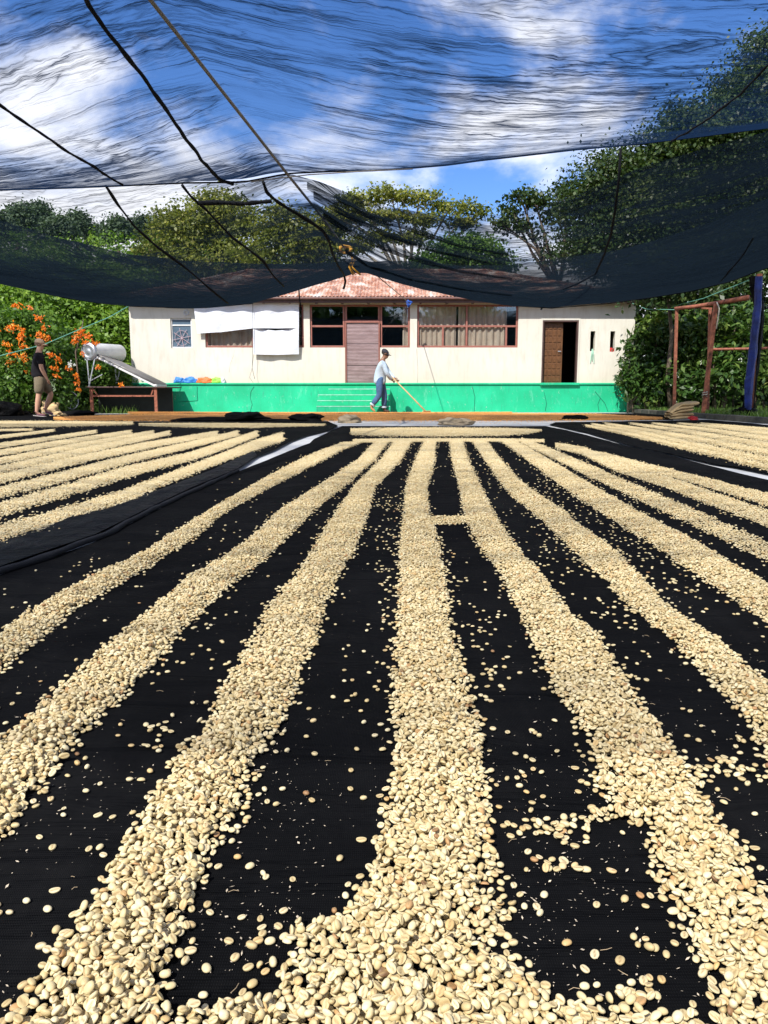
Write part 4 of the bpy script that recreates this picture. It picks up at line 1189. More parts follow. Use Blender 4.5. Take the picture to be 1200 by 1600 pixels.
# second net, further off, hanging low between the hem above and the house
yt_px = [(-120, 293), (0, 292), (200, 289), (300, 286), (400, 281), (455, 272), (500, 284), (540, 300), (600, 322), (700, 338), (800, 335), (900, 305), (1000, 262), (1100, 232), (1200, 205), (1320, 170)]
yb_px = [(-120, 410), (0, 442), (50, 454), (100, 465), (150, 473), (200, 478), (260, 480), (330, 480), (395, 474), (430, 464), (475, 450), (520, 437), (556, 426), (575, 427), (610, 439), (660, 453), (740, 469), (800, 477), (860, 481), (950, 474), (1010, 466), (1080, 455), (1140, 440), (1200, 418), (1320, 360)]
yf_px = [(-120, 318), (0, 345), (100, 374), (200, 396), (300, 408), (400, 413), (500, 412), (560, 408), (640, 408), (720, 414), (800, 414), (880, 404), (960, 392), (1040, 372), (1120, 345), (1200, 310), (1320, 260)]
def net2_pt(px, v):
    yt, yb, yf = interp(yt_px, px), interp(yb_px, px), interp(yf_px, px)
    if v < .72:
        t = v / .72; Y = 10.45 + (14.8 - 10.45) * t; py = yt + (yb - yt) * (1 - (1 - t) ** 1.75)
    else:
        t = (v - .72) / .28; Y = 14.8 + 2.4 * t; py = yb + (yf - yb) * t ** 1.6
    return px, py, Y
mb = MB(); uv = []; ga = []
NU, NV = 260, 170
for j in range(NV + 1):
    for i in range(NU + 1):
        px0 = -110 + 1420 * i / NU
        px, py, Y = net2_pt(px0, j / NV); q = P(px, py, Y)
        d = q.x - (-.95)
        v = Y - .28 * abs(d) if d < 0 else Y - 2.0 * (1 - math.exp(-d / 1.7))
        q.z += (.035 * fn(q.x * .4, v * 2.2, 6.0) + .014 * fn(q.x, v * 7, 9.0)) * min(1, 6 * j / NV)
        mb.v.append(tuple(q)); uv.append((q.x, v))
        t = j / NV
        knot = math.exp(-max(0, d) / 1.5) * (1 if d > 0 else math.exp(d / .25)) * (max(0, math.sin(v * 7.5 + .6 * fn(q.x, v, 3))) ** 3) * 5.5
        pinch = .7 * math.exp(-abs(d) / .35) * max(0, 1 - abs(t - .45) * 2.2)
        low = (9 if px0 < 440 or px0 > 690 else 6.5) * max(0.0, 1 - abs(t - .78) / .34) * (1 if px0 < 620 or px0 > 900 else .9)
        left = .5 if px0 < 330 and t > .4 else 0
        right = 2.2 * max(0, min(1, (px0 - 860) / 200))
        ga.append(knot * (1 if t < .72 else .4) + pinch + low + right)
w = NU + 1
for j in range(NV):
    for i in range(NU):
        k = j * w + i; mb.f.append((k, k + 1, k + w + 1, k + w))
net2 = empty('shade_net', (0, 15, 3)); tag(net2, 'low-hanging dark shade net draped in front of the trees and rusty roof', 'shade net')
o = nb(mb, net2, 'netting', M['net_far'], smooth=True); add_uv_gather(o.data, uv, ga)
def hit2(px, py):
    lo = None
    for k in range(300):
        v = .72 * k / 299; a, b, Y = net2_pt(px, v)
        if b >= py: return P(px, py, Y - .05)
    return P(px, py, 14.7)
def seam2(pts, r, n=70, name='seam', mat='black_rope', jit=.05):
    q = [hit2(*p) for p in dense(pts, n)]
    q = [p + Vector((jit * fn(p.x * 2.5, p.z * 3, r * 99), 0, jit * .6 * fn(p.x, p.z * 5, 7))) for p in q]
    nb(MB().tube(q, [r * (.6 + .9 * abs(fn(p.x * 4, p.z * 6, 3))) for p in q], 6), net2, name, M[mat], smooth=True)
seam2([(165, 291), (185, 320), (210, 352), (245, 385), (285, 415), (325, 448), (357, 474)], .022, jit=.02)
seam2([(285, 289), (300, 308), (325, 330), (365, 372), (412, 408), (428, 432), (443, 447)], .024, jit=.03)
seam2([(411, 284), (417, 300), (432, 313), (462, 332), (482, 346), (505, 362), (515, 378), (520, 397), (528, 415), (539, 430), (540, 440), (536, 452)], .03, jit=.05)
seam2([(308, 318), (340, 317), (380, 319), (425, 314)], .04, jit=.02)
seam2([(0, 442), (50, 454.5), (100, 465.5), (150, 473.5), (200, 478.5), (260, 480.5), (330, 480.5), (395, 474.5)], .008, jit=.0)
seam2([(735, 468), (800, 477.5), (860, 481.5), (950, 474.5), (1010, 466.5), (1080, 455.5), (1140, 440.5), (1198, 419)], .012, jit=.0)
seam2([(1178, 372), (1160, 398), (1142, 420), (1128, 440)], .02)
# long dark folds running off to the right of the knot
for pts, r in (([(480, 290), (520, 312), (580, 338), (640, 358), (720, 385), (800, 400)], .03), ([(490, 305), (540, 335), (600, 365), (680, 392), (760, 410)], .035),
               ([(505, 335), (560, 370), (630, 400), (720, 424), (800, 436)], .03), ([(540, 392), (575, 415), (640, 436), (720, 452), (800, 462)], .022)):
    q = [hit2(*p) for p in dense(pts, 50)]
    m = MB(); n0 = len(q)
    for i, p in enumerate(q):
        h = r * (1.2 + 1.5 * abs(fn(p.x * 1.4, r * 50, 2))) * (1 - .6 * i / n0)
        m.v += [tuple(p + Vector((0, 0, h))), tuple(p + Vector((0, -.04, 0))), tuple(p - Vector((0, 0, h)))]
    for i in range(n0 - 1):
        a = 3 * i; m.f += [(a, a + 3, a + 4, a + 1), (a + 1, a + 4, a + 5, a + 2)]
    loc = net2.location; uvs = [(v[0], v[2] * 3 + v[1]) for v in m.v]
    o = nb(m, net2, 'gathered_fold', M['net_far'], smooth=True); add_uv_gather(o.data, uvs, [6.0] * len(uvs))
tag(MB().tube([P(970, 232, 10.3), P(967, 280, 10.4), P(961, 330, 10.8), P(955, 365, 11.3), P(944, 398, 12), P(930, 428, 12.9), P(905, 442, 13.6), P(880, 452, 14.2)], .017, 7).build('black_cord', M['black_rope'], smooth=True), 'long black cord dangling from the hem in front of the big dark tree', 'cord')
tag(MB().tube([P(862, 462, 14.5), P(852, 474, 14.6), P(845, 484, 14.6)], .016, 6).build('black_cord', M['black_rope'], smooth=True), 'short black cord end hanging over the eave right of the windows', 'cord')
tag(MB().tube([P(467, 452, 14.7), P(468, 468, 14.7), P(471, 484, 14.7)], .014, 6).build('black_cord', M['black_rope'], smooth=True), 'short dark cord hanging from the net beside the hung white sheets', 'cord')
tag(MB().tube([P(588, 430, 15), P(612, 450, 18.6), P(638, 472, 22.2)], .010, 6).build('tie_cord', M['cable'], smooth=True), 'thin cord tied from the net down to the eave above the middle window', 'cord')
m = MB()
for i in range(5):
    c = P(638 + rnd.uniform(-3, 3), 472 + rnd.uniform(-3, 3), 22.2); m.tube([c + Vector((rnd.uniform(-.08, .08), 0, rnd.uniform(-.1, .02))) for _ in range(4)], .022, 6)
tag(m.build('cord_knot', M['cord_blue'], smooth=True), 'blue cord knot at the eave between the middle and right windows', 'knot')
# the yellow knot at the cable end
m = MB(); c = CC
m.tube([c + Vector((.10 * math.cos(i * .9), -.03 + .03 * math.sin(i * 1.7), .06 * math.sin(i * .9))) for i in range(18)], .026, 6)
for k in range(5):
    x = rnd.uniform(-.03, .09)
    m.tube([c + Vector((.04, 0, -.03)), c + Vector((.08 + x, 0, -.16)), c + Vector((.02 + x, 0, -.28)), c + Vector((.05 + x * 2.4, 0, -.42))], .009, 5)
tag(m.build('cord_knot', M['cord_yellow'], smooth=True), 'orange-yellow knotted cord with frayed tails at the end of the grey cable', 'knot')
# green guy line on the left
tag(MB().tube([P(-30, 566, 19.3), P(0, 556, 19.4), P(70, 538, 20), P(112, 520, 20.4), P(170, 496, 20.9), P(205, 476, 21.3)], .012, 6).build('guy_line', M['cord_green'], smooth=True), 'green cord strung past the flowering hedge towards the roof corner', 'cord')

# ================================================================== VEGETATION
def foliage(name, blobs, nclump, nleaf, clump_r, ll, lw, mat, parent, droop=.3, shell=.55, seed=0, kind='stuff', flat=1.0):
    """leaf-sized faces in uneven clumps through the volume of the blobs (px, py, Y, rx, ry, ry-depth in m)"""
    g = np.random.default_rng(seed + 11)
    bl = np.array(blobs, float); vol = (bl[:, 3] * bl[:, 4] * np.maximum(bl[:, 5], .3)) ** .7; vol /= vol.sum()
    w = g.choice(len(bl), nclump, p=vol)
    d = g.normal(size=(nclump, 3)); d /= np.linalg.norm(d, axis=1)[:, None]
    r = shell + (1.06 - shell) * g.random(nclump) ** .7
    cc = bl[w][:, :3] + d * r[:, None] * bl[w][:, 3:6]
    sz = g.uniform(.55, 1.25, nclump)
    cen = np.repeat(cc, nleaf, 0) + g.normal(size=(nclump * nleaf, 3)) * clump_r * np.repeat(sz, nleaf)[:, None] * np.array([1, 1, .62 * flat])
    n = len(cen)
    out = np.repeat(d, nleaf, 0)
    nrm = out * .55 + g.normal(size=(n, 3)) * .6 + np.array([0, 0, .55]); nrm /= np.linalg.norm(nrm, axis=1)[:, None]
    a = g.normal(size=(n, 3)); a[:, 2] -= droop; a -= nrm * (a * nrm).sum(1)[:, None]; a /= np.linalg.norm(a, axis=1)[:, None]
    b = np.cross(nrm, a)
    s = g.uniform(.6, 1.3, n)[:, None]
    A, Bv = a * ll * s / 2, b * lw * s / 2
    fold = nrm * lw * .18 * s
    V = np.empty((n, 4, 3)); V[:, 0] = cen - A; V[:, 1] = cen - Bv + fold + A * .1; V[:, 2] = cen + A; V[:, 3] = cen + Bv + fold + A * .1
    loc = np.array(parent.location) if parent is not None else np.zeros(3)
    V = (V - loc).reshape(-1, 3)
    me = bpy.data.meshes.new(name)
    me.vertices.add(n * 4); me.vertices.foreach_set('co', V.astype(np.float32).ravel())
    me.loops.add(n * 4); me.loops.foreach_set('vertex_index', np.arange(n * 4, dtype=np.int32))
    me.polygons.add(n); me.polygons.foreach_set('loop_start', np.arange(0, n * 4, 4, dtype=np.int32)); me.polygons.foreach_set('loop_total', np.full(n, 4, np.int32))
    me.update(calc_edges=True)
    at = me.attributes.new('tint', 'FLOAT', 'POINT')
    tint = np.clip(np.repeat(g.normal(.5, .22, nclump), nleaf) * .5 + g.random(n) * .5, 0, 1)
    at.data.foreach_set('value', np.repeat(tint, 4).astype(np.float32))
    me.materials.append(M[mat])
    o = link(bpy.data.objects.new(name, me), parent)
    if kind: o['kind'] = kind
    return o
def blob(px, py, rx, ry, Y, depth=None):
    q = P(px, py, Y); f = (P(px + rx, py, Y) - q).length; h = abs(P(px, py - ry, Y).z - q.z)
    return (q.x, q.y, q.z, f, depth or max(f * .8, .4), h)
def tree(name, label, cat, base, blobs, mat, nclump, nleaf, clump_r, ll, lw, trunk_r=.18, group=None, seed=0, bark='bark', droop=.3, shell=.5, limbs=True, trunk_top=None, flat=1.0, lean=0.0, trunk_mid=None):
    t = empty(name, base); tag(t, label, cat, group)
    bs = [blob(*b) for b in blobs]
    fol = foliage('crown', [(b[0], b[1], b[2], b[3], b[4], b[5]) for b in bs], nclump, nleaf, clump_r, ll, lw, mat, t, droop, shell, seed, 'stuff', flat)
    b0 = Vector(base); mb = MB()
    mean = sum((Vector(b[:3]) for b in bs), Vector()) / len(bs)
    top = trunk_top or Vector((b0.x * .5 + mean.x * .5, b0.y * .6 + mean.y * .4, b0.z + (mean.z - b0.z) * .62))
    rr = random.Random(seed)
    tp = [b0 + Vector((0, 0, -.1)), b0.lerp(top, .3) + Vector((rr.uniform(-.1, .1), 0, 0)), b0.lerp(top, .65) + Vector((rr.uniform(-.15, .15), 0, 0)), top]
    mb.tube(tp, [trunk_r * 1.25, trunk_r, trunk_r * .85, trunk_r * .7], 9)
    loc = Vector(base); mb.v = [tuple(Vector(v) - loc) for v in mb.v]; mb.build('trunk', M[bark], t, smooth=True)
    if limbs:
        for b in bs:
            c = Vector(b[:3]); m2 = MB(); mid = top.lerp(c, .5) + Vector((rr.uniform(-.3, .3), rr.uniform(-.3, .3), rr.uniform(-.1, .35)))
            m2.tube([top, mid, c], [trunk_r * .55, trunk_r * .32, trunk_r * .14], 6)
            for k in range(3):
                e = c + Vector((rr.uniform(-1, 1) * b[3], rr.uniform(-1, 1) * b[4], rr.uniform(-.7, .7) * b[5])) * .8
                m2.tube([mid.lerp(c, .4 + .2 * k), e], [trunk_r * .16, trunk_r * .05], 5)
            m2.v = [tuple(Vector(v) - loc) for v in m2.v]; m2.build('limb', M[bark], t, smooth=True)
    return t
def shrub(name, label, cat, blobs, mat, nclump, nleaf, clump_r, ll, lw, group=None, seed=0, droop=.4, stems=5, shell=.35):
    bs = [blob(*b) for b in blobs]; base = Vector((sum(b[0] for b in bs) / len(bs), sum(b[1] for b in bs) / len(bs), 0))
    t = empty(name, base); tag(t, label, cat, group)
    foliage('leaves', bs, nclump, nleaf, clump_r, ll, lw, mat, t, droop, shell, seed)
    rr = random.Random(seed + 5)
    for k in range(stems):
        b = bs[k % len(bs)]; m2 = MB(); c = Vector(b[:3]) + Vector((rr.uniform(-.5, .5) * b[3], rr.uniform(-.4, .4) * b[4], rr.uniform(0, .8) * b[5]))
        s0 = base + Vector((rr.uniform(-.3, .3) + (b[0] - base.x) * .5, (b[1] - base.y) * .5 + rr.uniform(-.2, .2), 0))
        m2.tube([s0, s0.lerp(c, .5) + Vector((rr.uniform(-.15, .15), rr.uniform(-.1, .1), .1)), c], [.03, .022, .01], 6)
        m2.v = [tuple(Vector(v) - base) for v in m2.v]; m2.build('stem', M['bark'], t, smooth=True)
    return t

# hill on the left, wooded; a lower shoulder runs on behind the house
def hill_z(x, y):
    t = max(0, min(1, (y - 30) / 52)); prof = interp([(-90, 14.5), (-40, 13.6), (-30, 13.2), (-22, 12.6), (-15, 13.2), (-6, 11.0), (2, 6.0), (8, 2.5), (16, .5), (60, 0)], x)
    return prof * (t * t * (3 - 2 * t)) + .8 * fn(x * .12, y * .12, 3) * t - .05
mb = MB(); mb.grid(lambda u, v: (-95 + 160 * u, 26 + 80 * v, hill_z(-95 + 160 * u, 26 + 80 * v)), 70, 40)
tag(mb.build('hill', simple('wooded_hill_soil', (.05, .075, .025), .95, 0, .4, .4), smooth=True), kind='structure')
g_ = np.random.default_rng(3); hb = []
for _ in range(420):
    x = g_.uniform(-52, 2); y = g_.uniform(31, 80)
    if x / y < -.66 or x / y > -.02: continue
    r_ = g_.uniform(1.1, 2.4); hb.append((x, y, hill_z(x, y) + r_ * .5, r_, r_, r_ * g_.uniform(.8, 1.2)))
wood = foliage('hillside_wood', hb, 5200, 16, .42, .30, .22, 'leaf_bright', None, .2, .6, 21)
tag(wood, 'sunlit green wood covering the hillside behind the flowering hedge', 'wood')
# treeline on the hill
tl = [(-10, 345, 34, 26), (30, 335, 26, 26), (62, 330, 20, 24), (92, 352, 24, 20), (122, 345, 18, 20), (155, 362, 16, 14), (185, 352, 18, 20), (222, 350, 18, 18), (252, 352, 26, 22), (292, 352, 30, 20), (340, 350, 34, 20)]
for i, (px, py, rx, ry) in enumerate(tl):
    Y = 78 + (i * 37 % 11); b = P(px, 420, Y)
    side = ['leftmost rounded', 'second rounded', 'third rounded', 'wide low', 'narrow round-topped', 'small low', 'small isolated', 'slim upright', 'broad', 'wide flat-topped', 'last broad'][i]
    tree('ridge_tree', f'{side} dark hilltop tree seen through the net, {["at the photo edge", "by the left edge", "left of the gap", "after the third", "before the sky gap", "in the sky gap", "right of the gap", "left of the olive tree", "beside the olive tree", "behind the olive tree", "right behind the olive tree"][i]}', 'tree', (b.x, Y, hill_z(b.x, Y)),
         [(px, py, rx * .6, ry * .55, Y), (px - rx * .5, py + ry * .7, rx * .5, ry * .5, Y), (px + rx * .5, py + ry * .6, rx * .5, ry * .5, Y)], 'leaf_far', 150, 26, .5, .32, .22, .3, 'dark trees along the hilltop', 40 + i, limbs=False)
# trees behind the house
tree('broadleaf_tree', 'olive-leaved spreading tree behind the left part of the roof', 'tree', (-9.0, 40, 0),
     [(330, 335, 62, 26, 40), (300, 370, 52, 30, 40), (370, 375, 60, 32, 40), (345, 318, 34, 18, 40), (270, 345, 30, 22, 40), (400, 345, 30, 26, 40), (250, 390, 34, 30, 40), (330, 415, 90, 25, 40)], 'leaf_olive', 520, 34, .34, .19, .12, .28, None, 61, droop=.5)
tree('broadleaf_tree', 'mixed green tree right of the olive one, behind the cable knot', 'tree', (-4.0, 37, 0),
     [(440, 350, 40, 26, 37), (480, 370, 45, 34, 37), (430, 395, 50, 28, 37), (505, 395, 34, 30, 37), (520, 345, 28, 18, 37)], 'leaf_olive', 280, 34, .32, .19, .12, .22, None, 62, droop=.5)
tree('umbrella_tree', 'flat-topped umbrella tree with tiered sparse crown behind the roof ridge', 'tree', (1.2, 36, 0),
     [(560, 312, 34, 11, 36), (610, 304, 40, 10, 36), (655, 310, 38, 10, 36), (705, 322, 36, 9, 36), (745, 332, 24, 9, 36), (540, 336, 34, 12, 36), (600, 338, 40, 9, 36), (665, 345, 34, 8, 36), (590, 368, 34, 9, 36), (640, 372, 28, 8, 36), (720, 347, 22, 6, 36), (555, 385, 30, 12, 36)], 'leaf_olive', 330, 34, .24, .16, .10, .2, None, 63, bark='bark_pale', shell=.2, flat=.7)
tree('round_tree', 'dense low rounded green tree behind the right roof slope', 'tree', (4.4, 33, 0),
     [(700, 402, 40, 24, 33), (745, 398, 44, 28, 33), (725, 385, 34, 16, 33), (780, 415, 26, 14, 33), (670, 415, 30, 14, 33)], 'leaf_hedge', 420, 20, .22, .16, .10, .18, None, 64)
# big dark tree on the right
tree('large_tree', 'huge dark-leaved tree towering over the right side of the yard', 'tree', (12.6, 28, 0),
     [(925, 315, 46, 32, 27), (960, 280, 60, 40, 27), (1030, 262, 70, 46, 28), (1105, 205, 80, 52, 28), (1180, 150, 70, 60, 28), (1205, 85, 50, 36, 28), (1010, 335, 80, 46, 27), (930, 365, 50, 34, 27), (1090, 310, 80, 60, 28), (1180, 260, 80, 70, 28), (925, 402, 34, 24, 27), (985, 405, 70, 34, 27), (1080, 400, 80, 46, 27.5), (1180, 380, 80, 62, 28), (1270, 300, 70, 110, 28), (1140, 445, 60, 26, 27), (1010, 440, 36, 20, 27)], 'leaf_dark', 2500, 58, .36, .125, .085, .42, None, 65, droop=.6, shell=.35)
tree('broadleaf_tree', 'slender tree reaching branches left of the huge dark tree', 'tree', (7.6, 30, 0),
     [(812, 303, 14, 7, 30), (835, 312, 26, 10, 30), (870, 330, 30, 14, 30), (800, 330, 16, 9, 30), (815, 352, 22, 9, 30), (850, 365, 24, 12, 30), (862, 398, 22, 14, 30), (785, 350, 10, 6, 30), (880, 300, 30, 14, 30)], 'leaf_dark', 120, 30, .22, .15, .10, .16, None, 66, shell=.1)
# thin pale trunk in front of the bushes
tree('slim_tree', 'slim pale-barked tree among the coffee bushes behind the rusty posts', 'tree', (P(1050, 640, 22.0).x, 22.0, 0),
     [(1050, 440, 40, 24, 21), (1010, 455, 26, 18, 21), (1090, 455, 30, 18, 21)], 'leaf_dark', 140, 16, .26, .18, .09, .062, None, 67, bark='bark', trunk_top=P(1043, 455, 21.6), trunk_mid=None)
# coffee bushes on the right
cb = [('glossy coffee bush leaning against the right corner of the cream wall', [(985, 575, 15, 42, 22.4), (1003, 530, 18, 40, 23), (1000, 605, 24, 24, 22.2), (1012, 570, 20, 36, 22.6)], 7),
      ('tall coffee bush between the cream wall and the thinner rusty post', [(1035, 520, 26, 40, 22.6), (1030, 590, 28, 40, 22.2), (1050, 560, 20, 50, 22.6)], 8),
      ('dense coffee bush framed between the two rusty posts', [(1080, 540, 28, 46, 22.2), (1078, 600, 30, 34, 21.8), (1095, 500, 24, 28, 22.6)], 9),
      ('yellowish coffee bush between the leaning rusty post and blue pole', [(1130, 540, 30, 46, 21.6), (1140, 590, 30, 34, 21.2), (1150, 500, 28, 30, 22)], 10),
      ('shaded coffee bush beyond the blue-wrapped pole', [(1200, 540, 34, 56, 21), (1215, 600, 34, 40, 20.6), (1240, 500, 34, 40, 21.2)], 11)]
for lab, bl, sd_ in cb:
    shrub('coffee_bush', lab, 'bush', bl, 'leaf_coffee', 150, 17, .15, .21, .085, None, sd_, .9, 7, .2)
shrub('backdrop_thicket', 'dark thicket filling the gap behind the coffee bushes at right', 'thicket', [(1010, 500, 60, 60, 28), (1100, 510, 70, 70, 28), (1200, 520, 70, 80, 28), (1150, 600, 90, 50, 27), (1040, 600, 70, 50, 27), (1290, 560, 60, 90, 26)], 'leaf_dark', 900, 16, .4, .28, .16, None, 30, .5, 6)
# bright bushes on the left behind the heater
lb = [('sunlit broad-leaved bush just left of the cream wall', [(180, 520, 34, 44, 26), (190, 575, 24, 36, 25.6), (165, 480, 34, 26, 27)], 'leaf_bright', 13, .17, .10, 560),
      ('tall bright green bush behind the solar water heater', [(125, 500, 40, 38, 26), (130, 555, 36, 46, 25), (95, 480, 34, 34, 27)], 'leaf_bright', 14, .17, .10, 560),
      ('lime green bush rising above the orange flowers at the left edge', [(20, 470, 40, 28, 25), (60, 478, 34, 24, 25.5), (-20, 480, 34, 40, 25), (45, 510, 46, 40, 24.5)], 'leaf_bright', 15, .15, .09, 520),
      ('shaded bush below the heater beside the wheel', [(120, 605, 40, 36, 22.6), (165, 598, 40, 34, 23), (95, 560, 30, 50, 23)], 'leaf_hedge', 16, .13, .07, 520)]
for lab, bl, mt, sd_, l_, w_, n_ in lb:
    shrub('bush', lab, 'bush', bl, mt, n_, 16, .22, l_, w_, None, sd_, .4, 5)
# flowering hedge with orange clusters
hedge = shrub('flowering_hedge', 'dark green hedge covered with hanging orange trumpet flowers at the left edge', 'hedge',
    [(0, 530, 34, 50, 21), (45, 520, 30, 40, 21.4), (20, 600, 50, 50, 20.6), (70, 570, 26, 60, 21.2), (-50, 560, 40, 80, 21), (85, 610, 22, 34, 21)], 'leaf_hedge', 900, 17, .2, .13, .07, None, 17, .6, 8)
fc = [(18, 511, 12, 9), (34, 516, 9, 9), (48, 518, 8, 12), (63, 523, 11, 8), (12, 536, 8, 5), (38, 560, 8, 12), (42, 572, 6, 8), (26, 553, 5, 3), (16, 562, 5, 12), (33, 526, 6, 12), (58, 508, 6, 10), (74, 527, 5, 7), (27, 477, 13, 4), (47, 479, 6, 3), (3, 490, 5, 4), (60, 495, 8, 6),
      (92, 560, 5, 9), (86, 574, 6, 7), (98, 578, 6, 5), (88, 586, 8, 4), (80, 552, 4, 6), (44, 580, 4, 6), (8, 525, 6, 5), (70, 510, 5, 6), (38, 540, 6, 5), (-8, 515, 8, 10), (66, 534, 5, 6), (14, 548, 4, 6)]
def flower_cluster(px, py, rx, ry, Y, parent, mat='petal', n=None):
    q = P(px, py, Y); s = Y / 1230.0; rr = rnd; mb = MB()
    for _ in range(n or int(7 + rx * ry * .30)):
        c = q + Vector((rr.gauss(0, rx * s * .36), rr.uniform(-.12, .08), rr.gauss(0, ry * s * .36)))
        d = Vector((rr.uniform(-.6, .6), rr.uniform(-.7, .1), rr.uniform(-1, .25))).normalized() * rr.uniform(.045, .085); r0 = .006
        a = d.orthogonal().normalized(); b = d.cross(a).normalized(); w0 = rr.uniform(.012, .024)
        n0 = len(mb.v); k = 5
        for (t, w_) in ((0, r0), (.75, w0 * .7), (1, w0 * 1.5)):
            for i in range(k):
                an = 2 * math.pi * i / k; mb.v.append(tuple(c + d * t + (a * math.cos(an) + b * math.sin(an)) * w_ * (1.0 if t < 1 or i % 2 else .6)))
        for r_ in range(2):
            for i in range(k):
                i2 = (i + 1) % k; mb.f.append((n0 + r_ * k + i, n0 + r_ * k + i2, n0 + (r_ + 1) * k + i2, n0 + (r_ + 1) * k + i))
    loc = Vector(parent.location); mb.v = [tuple(Vector(v) - loc) for v in mb.v]
    o = mb.build('flower_cluster', M[mat], parent)
    a = o.data.attributes.new('tint', 'FLOAT', 'POINT'); a.data.foreach_set('value', np.repeat(rng.random(len(mb.v) // 15 + 1), 15)[:len(mb.v)].astype(np.float32))
    return o
for a in [c_ for k_, c_ in enumerate(fc) if k_ % 4 != 2]: flower_cluster(*a, 20.3, hedge)
vine = empty('flower_vine', G(133, 640)); tag(vine, 'orange flower vine climbing beside the heater tank and hanging below it', 'vine')
v2 = [(127, 519, 10, 9), (120, 527, 8, 6), (138, 526, 8, 6), (148, 536, 11, 5), (135, 534, 6, 4), (116, 533, 4, 4), (109, 575, 7, 5), (122, 596, 4, 9), (124, 608, 4, 8), (120, 586, 5, 5), (154, 573, 5, 4), (189, 600, 4, 4), (130, 552, 4, 4)]
for a in v2: flower_cluster(*a, 20.9, vine)
flower_cluster(111, 568, 6, 4, 20.6, vine, 'petal_white', 16)
m = MB(); L_ = Vector(vine.location)
m.tube([Vector((0, 0, 0)), P(124, 610, 21) - L_, P(121, 580, 21) - L_, P(118, 550, 21) - L_, P(127, 520, 21) - L_, P(130, 500, 21.4) - L_], [.03, .025, .02, .018, .014, .008], 6)
m.tube([P(121, 580, 21) - L_, P(110, 572, 20.9) - L_], .008, 5); m.tube([P(118, 545, 21) - L_, P(148, 536, 21) - L_], .01, 5)
m.build('stem', M['bark'], vine, smooth=True)
# trees behind the camera, seen only mirrored in the window panes
tree('broadleaf_tree', 'dark tree across the yard mirrored in the window panes', 'tree', (-3, -22, 0), [], 'leaf_dark', 1, 1, .1, .1, .1) if False else None
def plain_tree(x, y, h, r, seed, label):
    t = empty('yard_tree', (x, y, 0)); tag(t, label, 'tree')
    foliage('crown', [(x, y, h * .7, r, r, h * .34), (x + r * .6, y, h * .55, r * .7, r * .7, h * .25), (x - r * .6, y + .5, h * .5, r * .7, r * .7, h * .25)], 420, 14, .6, .6, .4, 'leaf_hedge', t, .4, .4, seed)
    MB().tube([(0, 0, 0), (.1, 0, h * .4), (0, 0, h * .7)], [.25, .2, .1], 8).build('trunk', M['bark'], t, smooth=True)
plain_tree(-4.5, -20, 11, 4.6, 71, 'leafy tree behind the viewer mirrored in the left window panes')
plain_tree(6.5, -24, 9, 3.6, 72, 'smaller leafy tree behind the viewer mirrored in the right window panes')

# grass
def grass(poly_px, n, label, h=.12, seed=1):
    g = random.Random(seed); mb = MB(); 
    (xa, xb), f0, f1 = poly_px
    for _ in range(n):
        px = g.uniform(xa, xb); y0 = f0(px); y1 = f1(px)
        q = G(px, g.uniform(y1, y0)); 
        hh = h * g.uniform(.4, 1.5); a = g.random() * 6.28; w_ = .008 + .01 * g.random(); lean = Vector((g.uniform(-.5, .5), g.uniform(-.5, .5), 1)) * hh
        e = Vector((math.cos(a), math.sin(a), 0)) * w_
        mb.quad(q - e, q + e, q + e * .3 + lean, q - e * .3 + lean)
    o = mb.build('grass', M['grass'], kind='stuff'); tag(o, label, 'grass')
    at = o.data.attributes.new('tint', 'FLOAT', 'POINT'); at.data.foreach_set('value', np.repeat(rng.random(len(mb.v) // 4), 4).astype(np.float32))
grass(((955, 1300), lambda px: interp([(955, 642), (1060, 649), (1130, 655), (1200, 659), (1300, 667)], px), lambda px: 634), 26000, 'rough green grass behind the kerb at the right of the yard', .13, 3)
grass(((-60, 215), lambda px: 646.5, lambda px: 636), 9000, 'tuft of bright grass under the hedge beside the steel table', .17, 4)

# ================================================================== PEOPLE
def skinned(name, verts, edges, radii, mat, parent, sub=2, root=0):
    me = bpy.data.meshes.new(name); me.from_pydata([tuple(v) for v in verts], edges, []); me.update()
    o = link(bpy.data.objects.new(name, me), parent)
    sk = o.modifiers.new('skin', 'SKIN'); sk.use_smooth_shade = True
    lay = me.skin_vertices[0].data
    for i, r in enumerate(radii):
        lay[i].radius = r if hasattr(r, '__len__') else (r, r); lay[i].use_root = (i == root)
    s = o.modifiers.new('subdiv', 'SUBSURF'); s.levels = sub; s.render_levels = sub
    me.materials.append(M[mat]); return o
def chain_add(V, E, Rr, pts, start=None):
    prev = start; ids = []
    for p, r in pts:
        V.append(Vector(p)); Rr.append(r); k = len(V) - 1; ids.append(k)
        if prev is not None: E.append((prev, k))
        prev = k
    return ids
def hand(V, E, Rr, wrist_id, wrist, d, out, curl=.5):
    """palm, four unequal bent fingers and a thumb from the side; d = along the hand, out = towards the thumb"""
    d = Vector(d).normalized(); out = Vector(out).normalized(); n = d.cross(out).normalized()
    w = Vector(wrist)
    palm = chain_add(V, E, Rr, [(w + d * .045, (.034, .018)), (w + d * .085, (.036, .016))], wrist_id)[-1]
    for i, (o, L) in enumerate(((.026, .072), (.009, .080), (-.009, .074), (-.025, .058))):
        b = w + d * .092 + out * o; c1 = b + d * L * .45 - n * curl * L * .25; c2 = c1 + (d * (1 - curl) - n * curl).normalized() * L * .55
        chain_add(V, E, Rr, [(b, .0095), (c1, .0088), (c2, .0075)], palm)
    t = w + d * .035 + out * .028
    chain_add(V, E, Rr, [(t, .012), (t + (d * .6 + out * .7).normalized() * .03, .0105), (t + (d * .9 + out * .35).normalized() * .06 - n * curl * .015, .009)], palm - 1 if palm > 0 else palm)
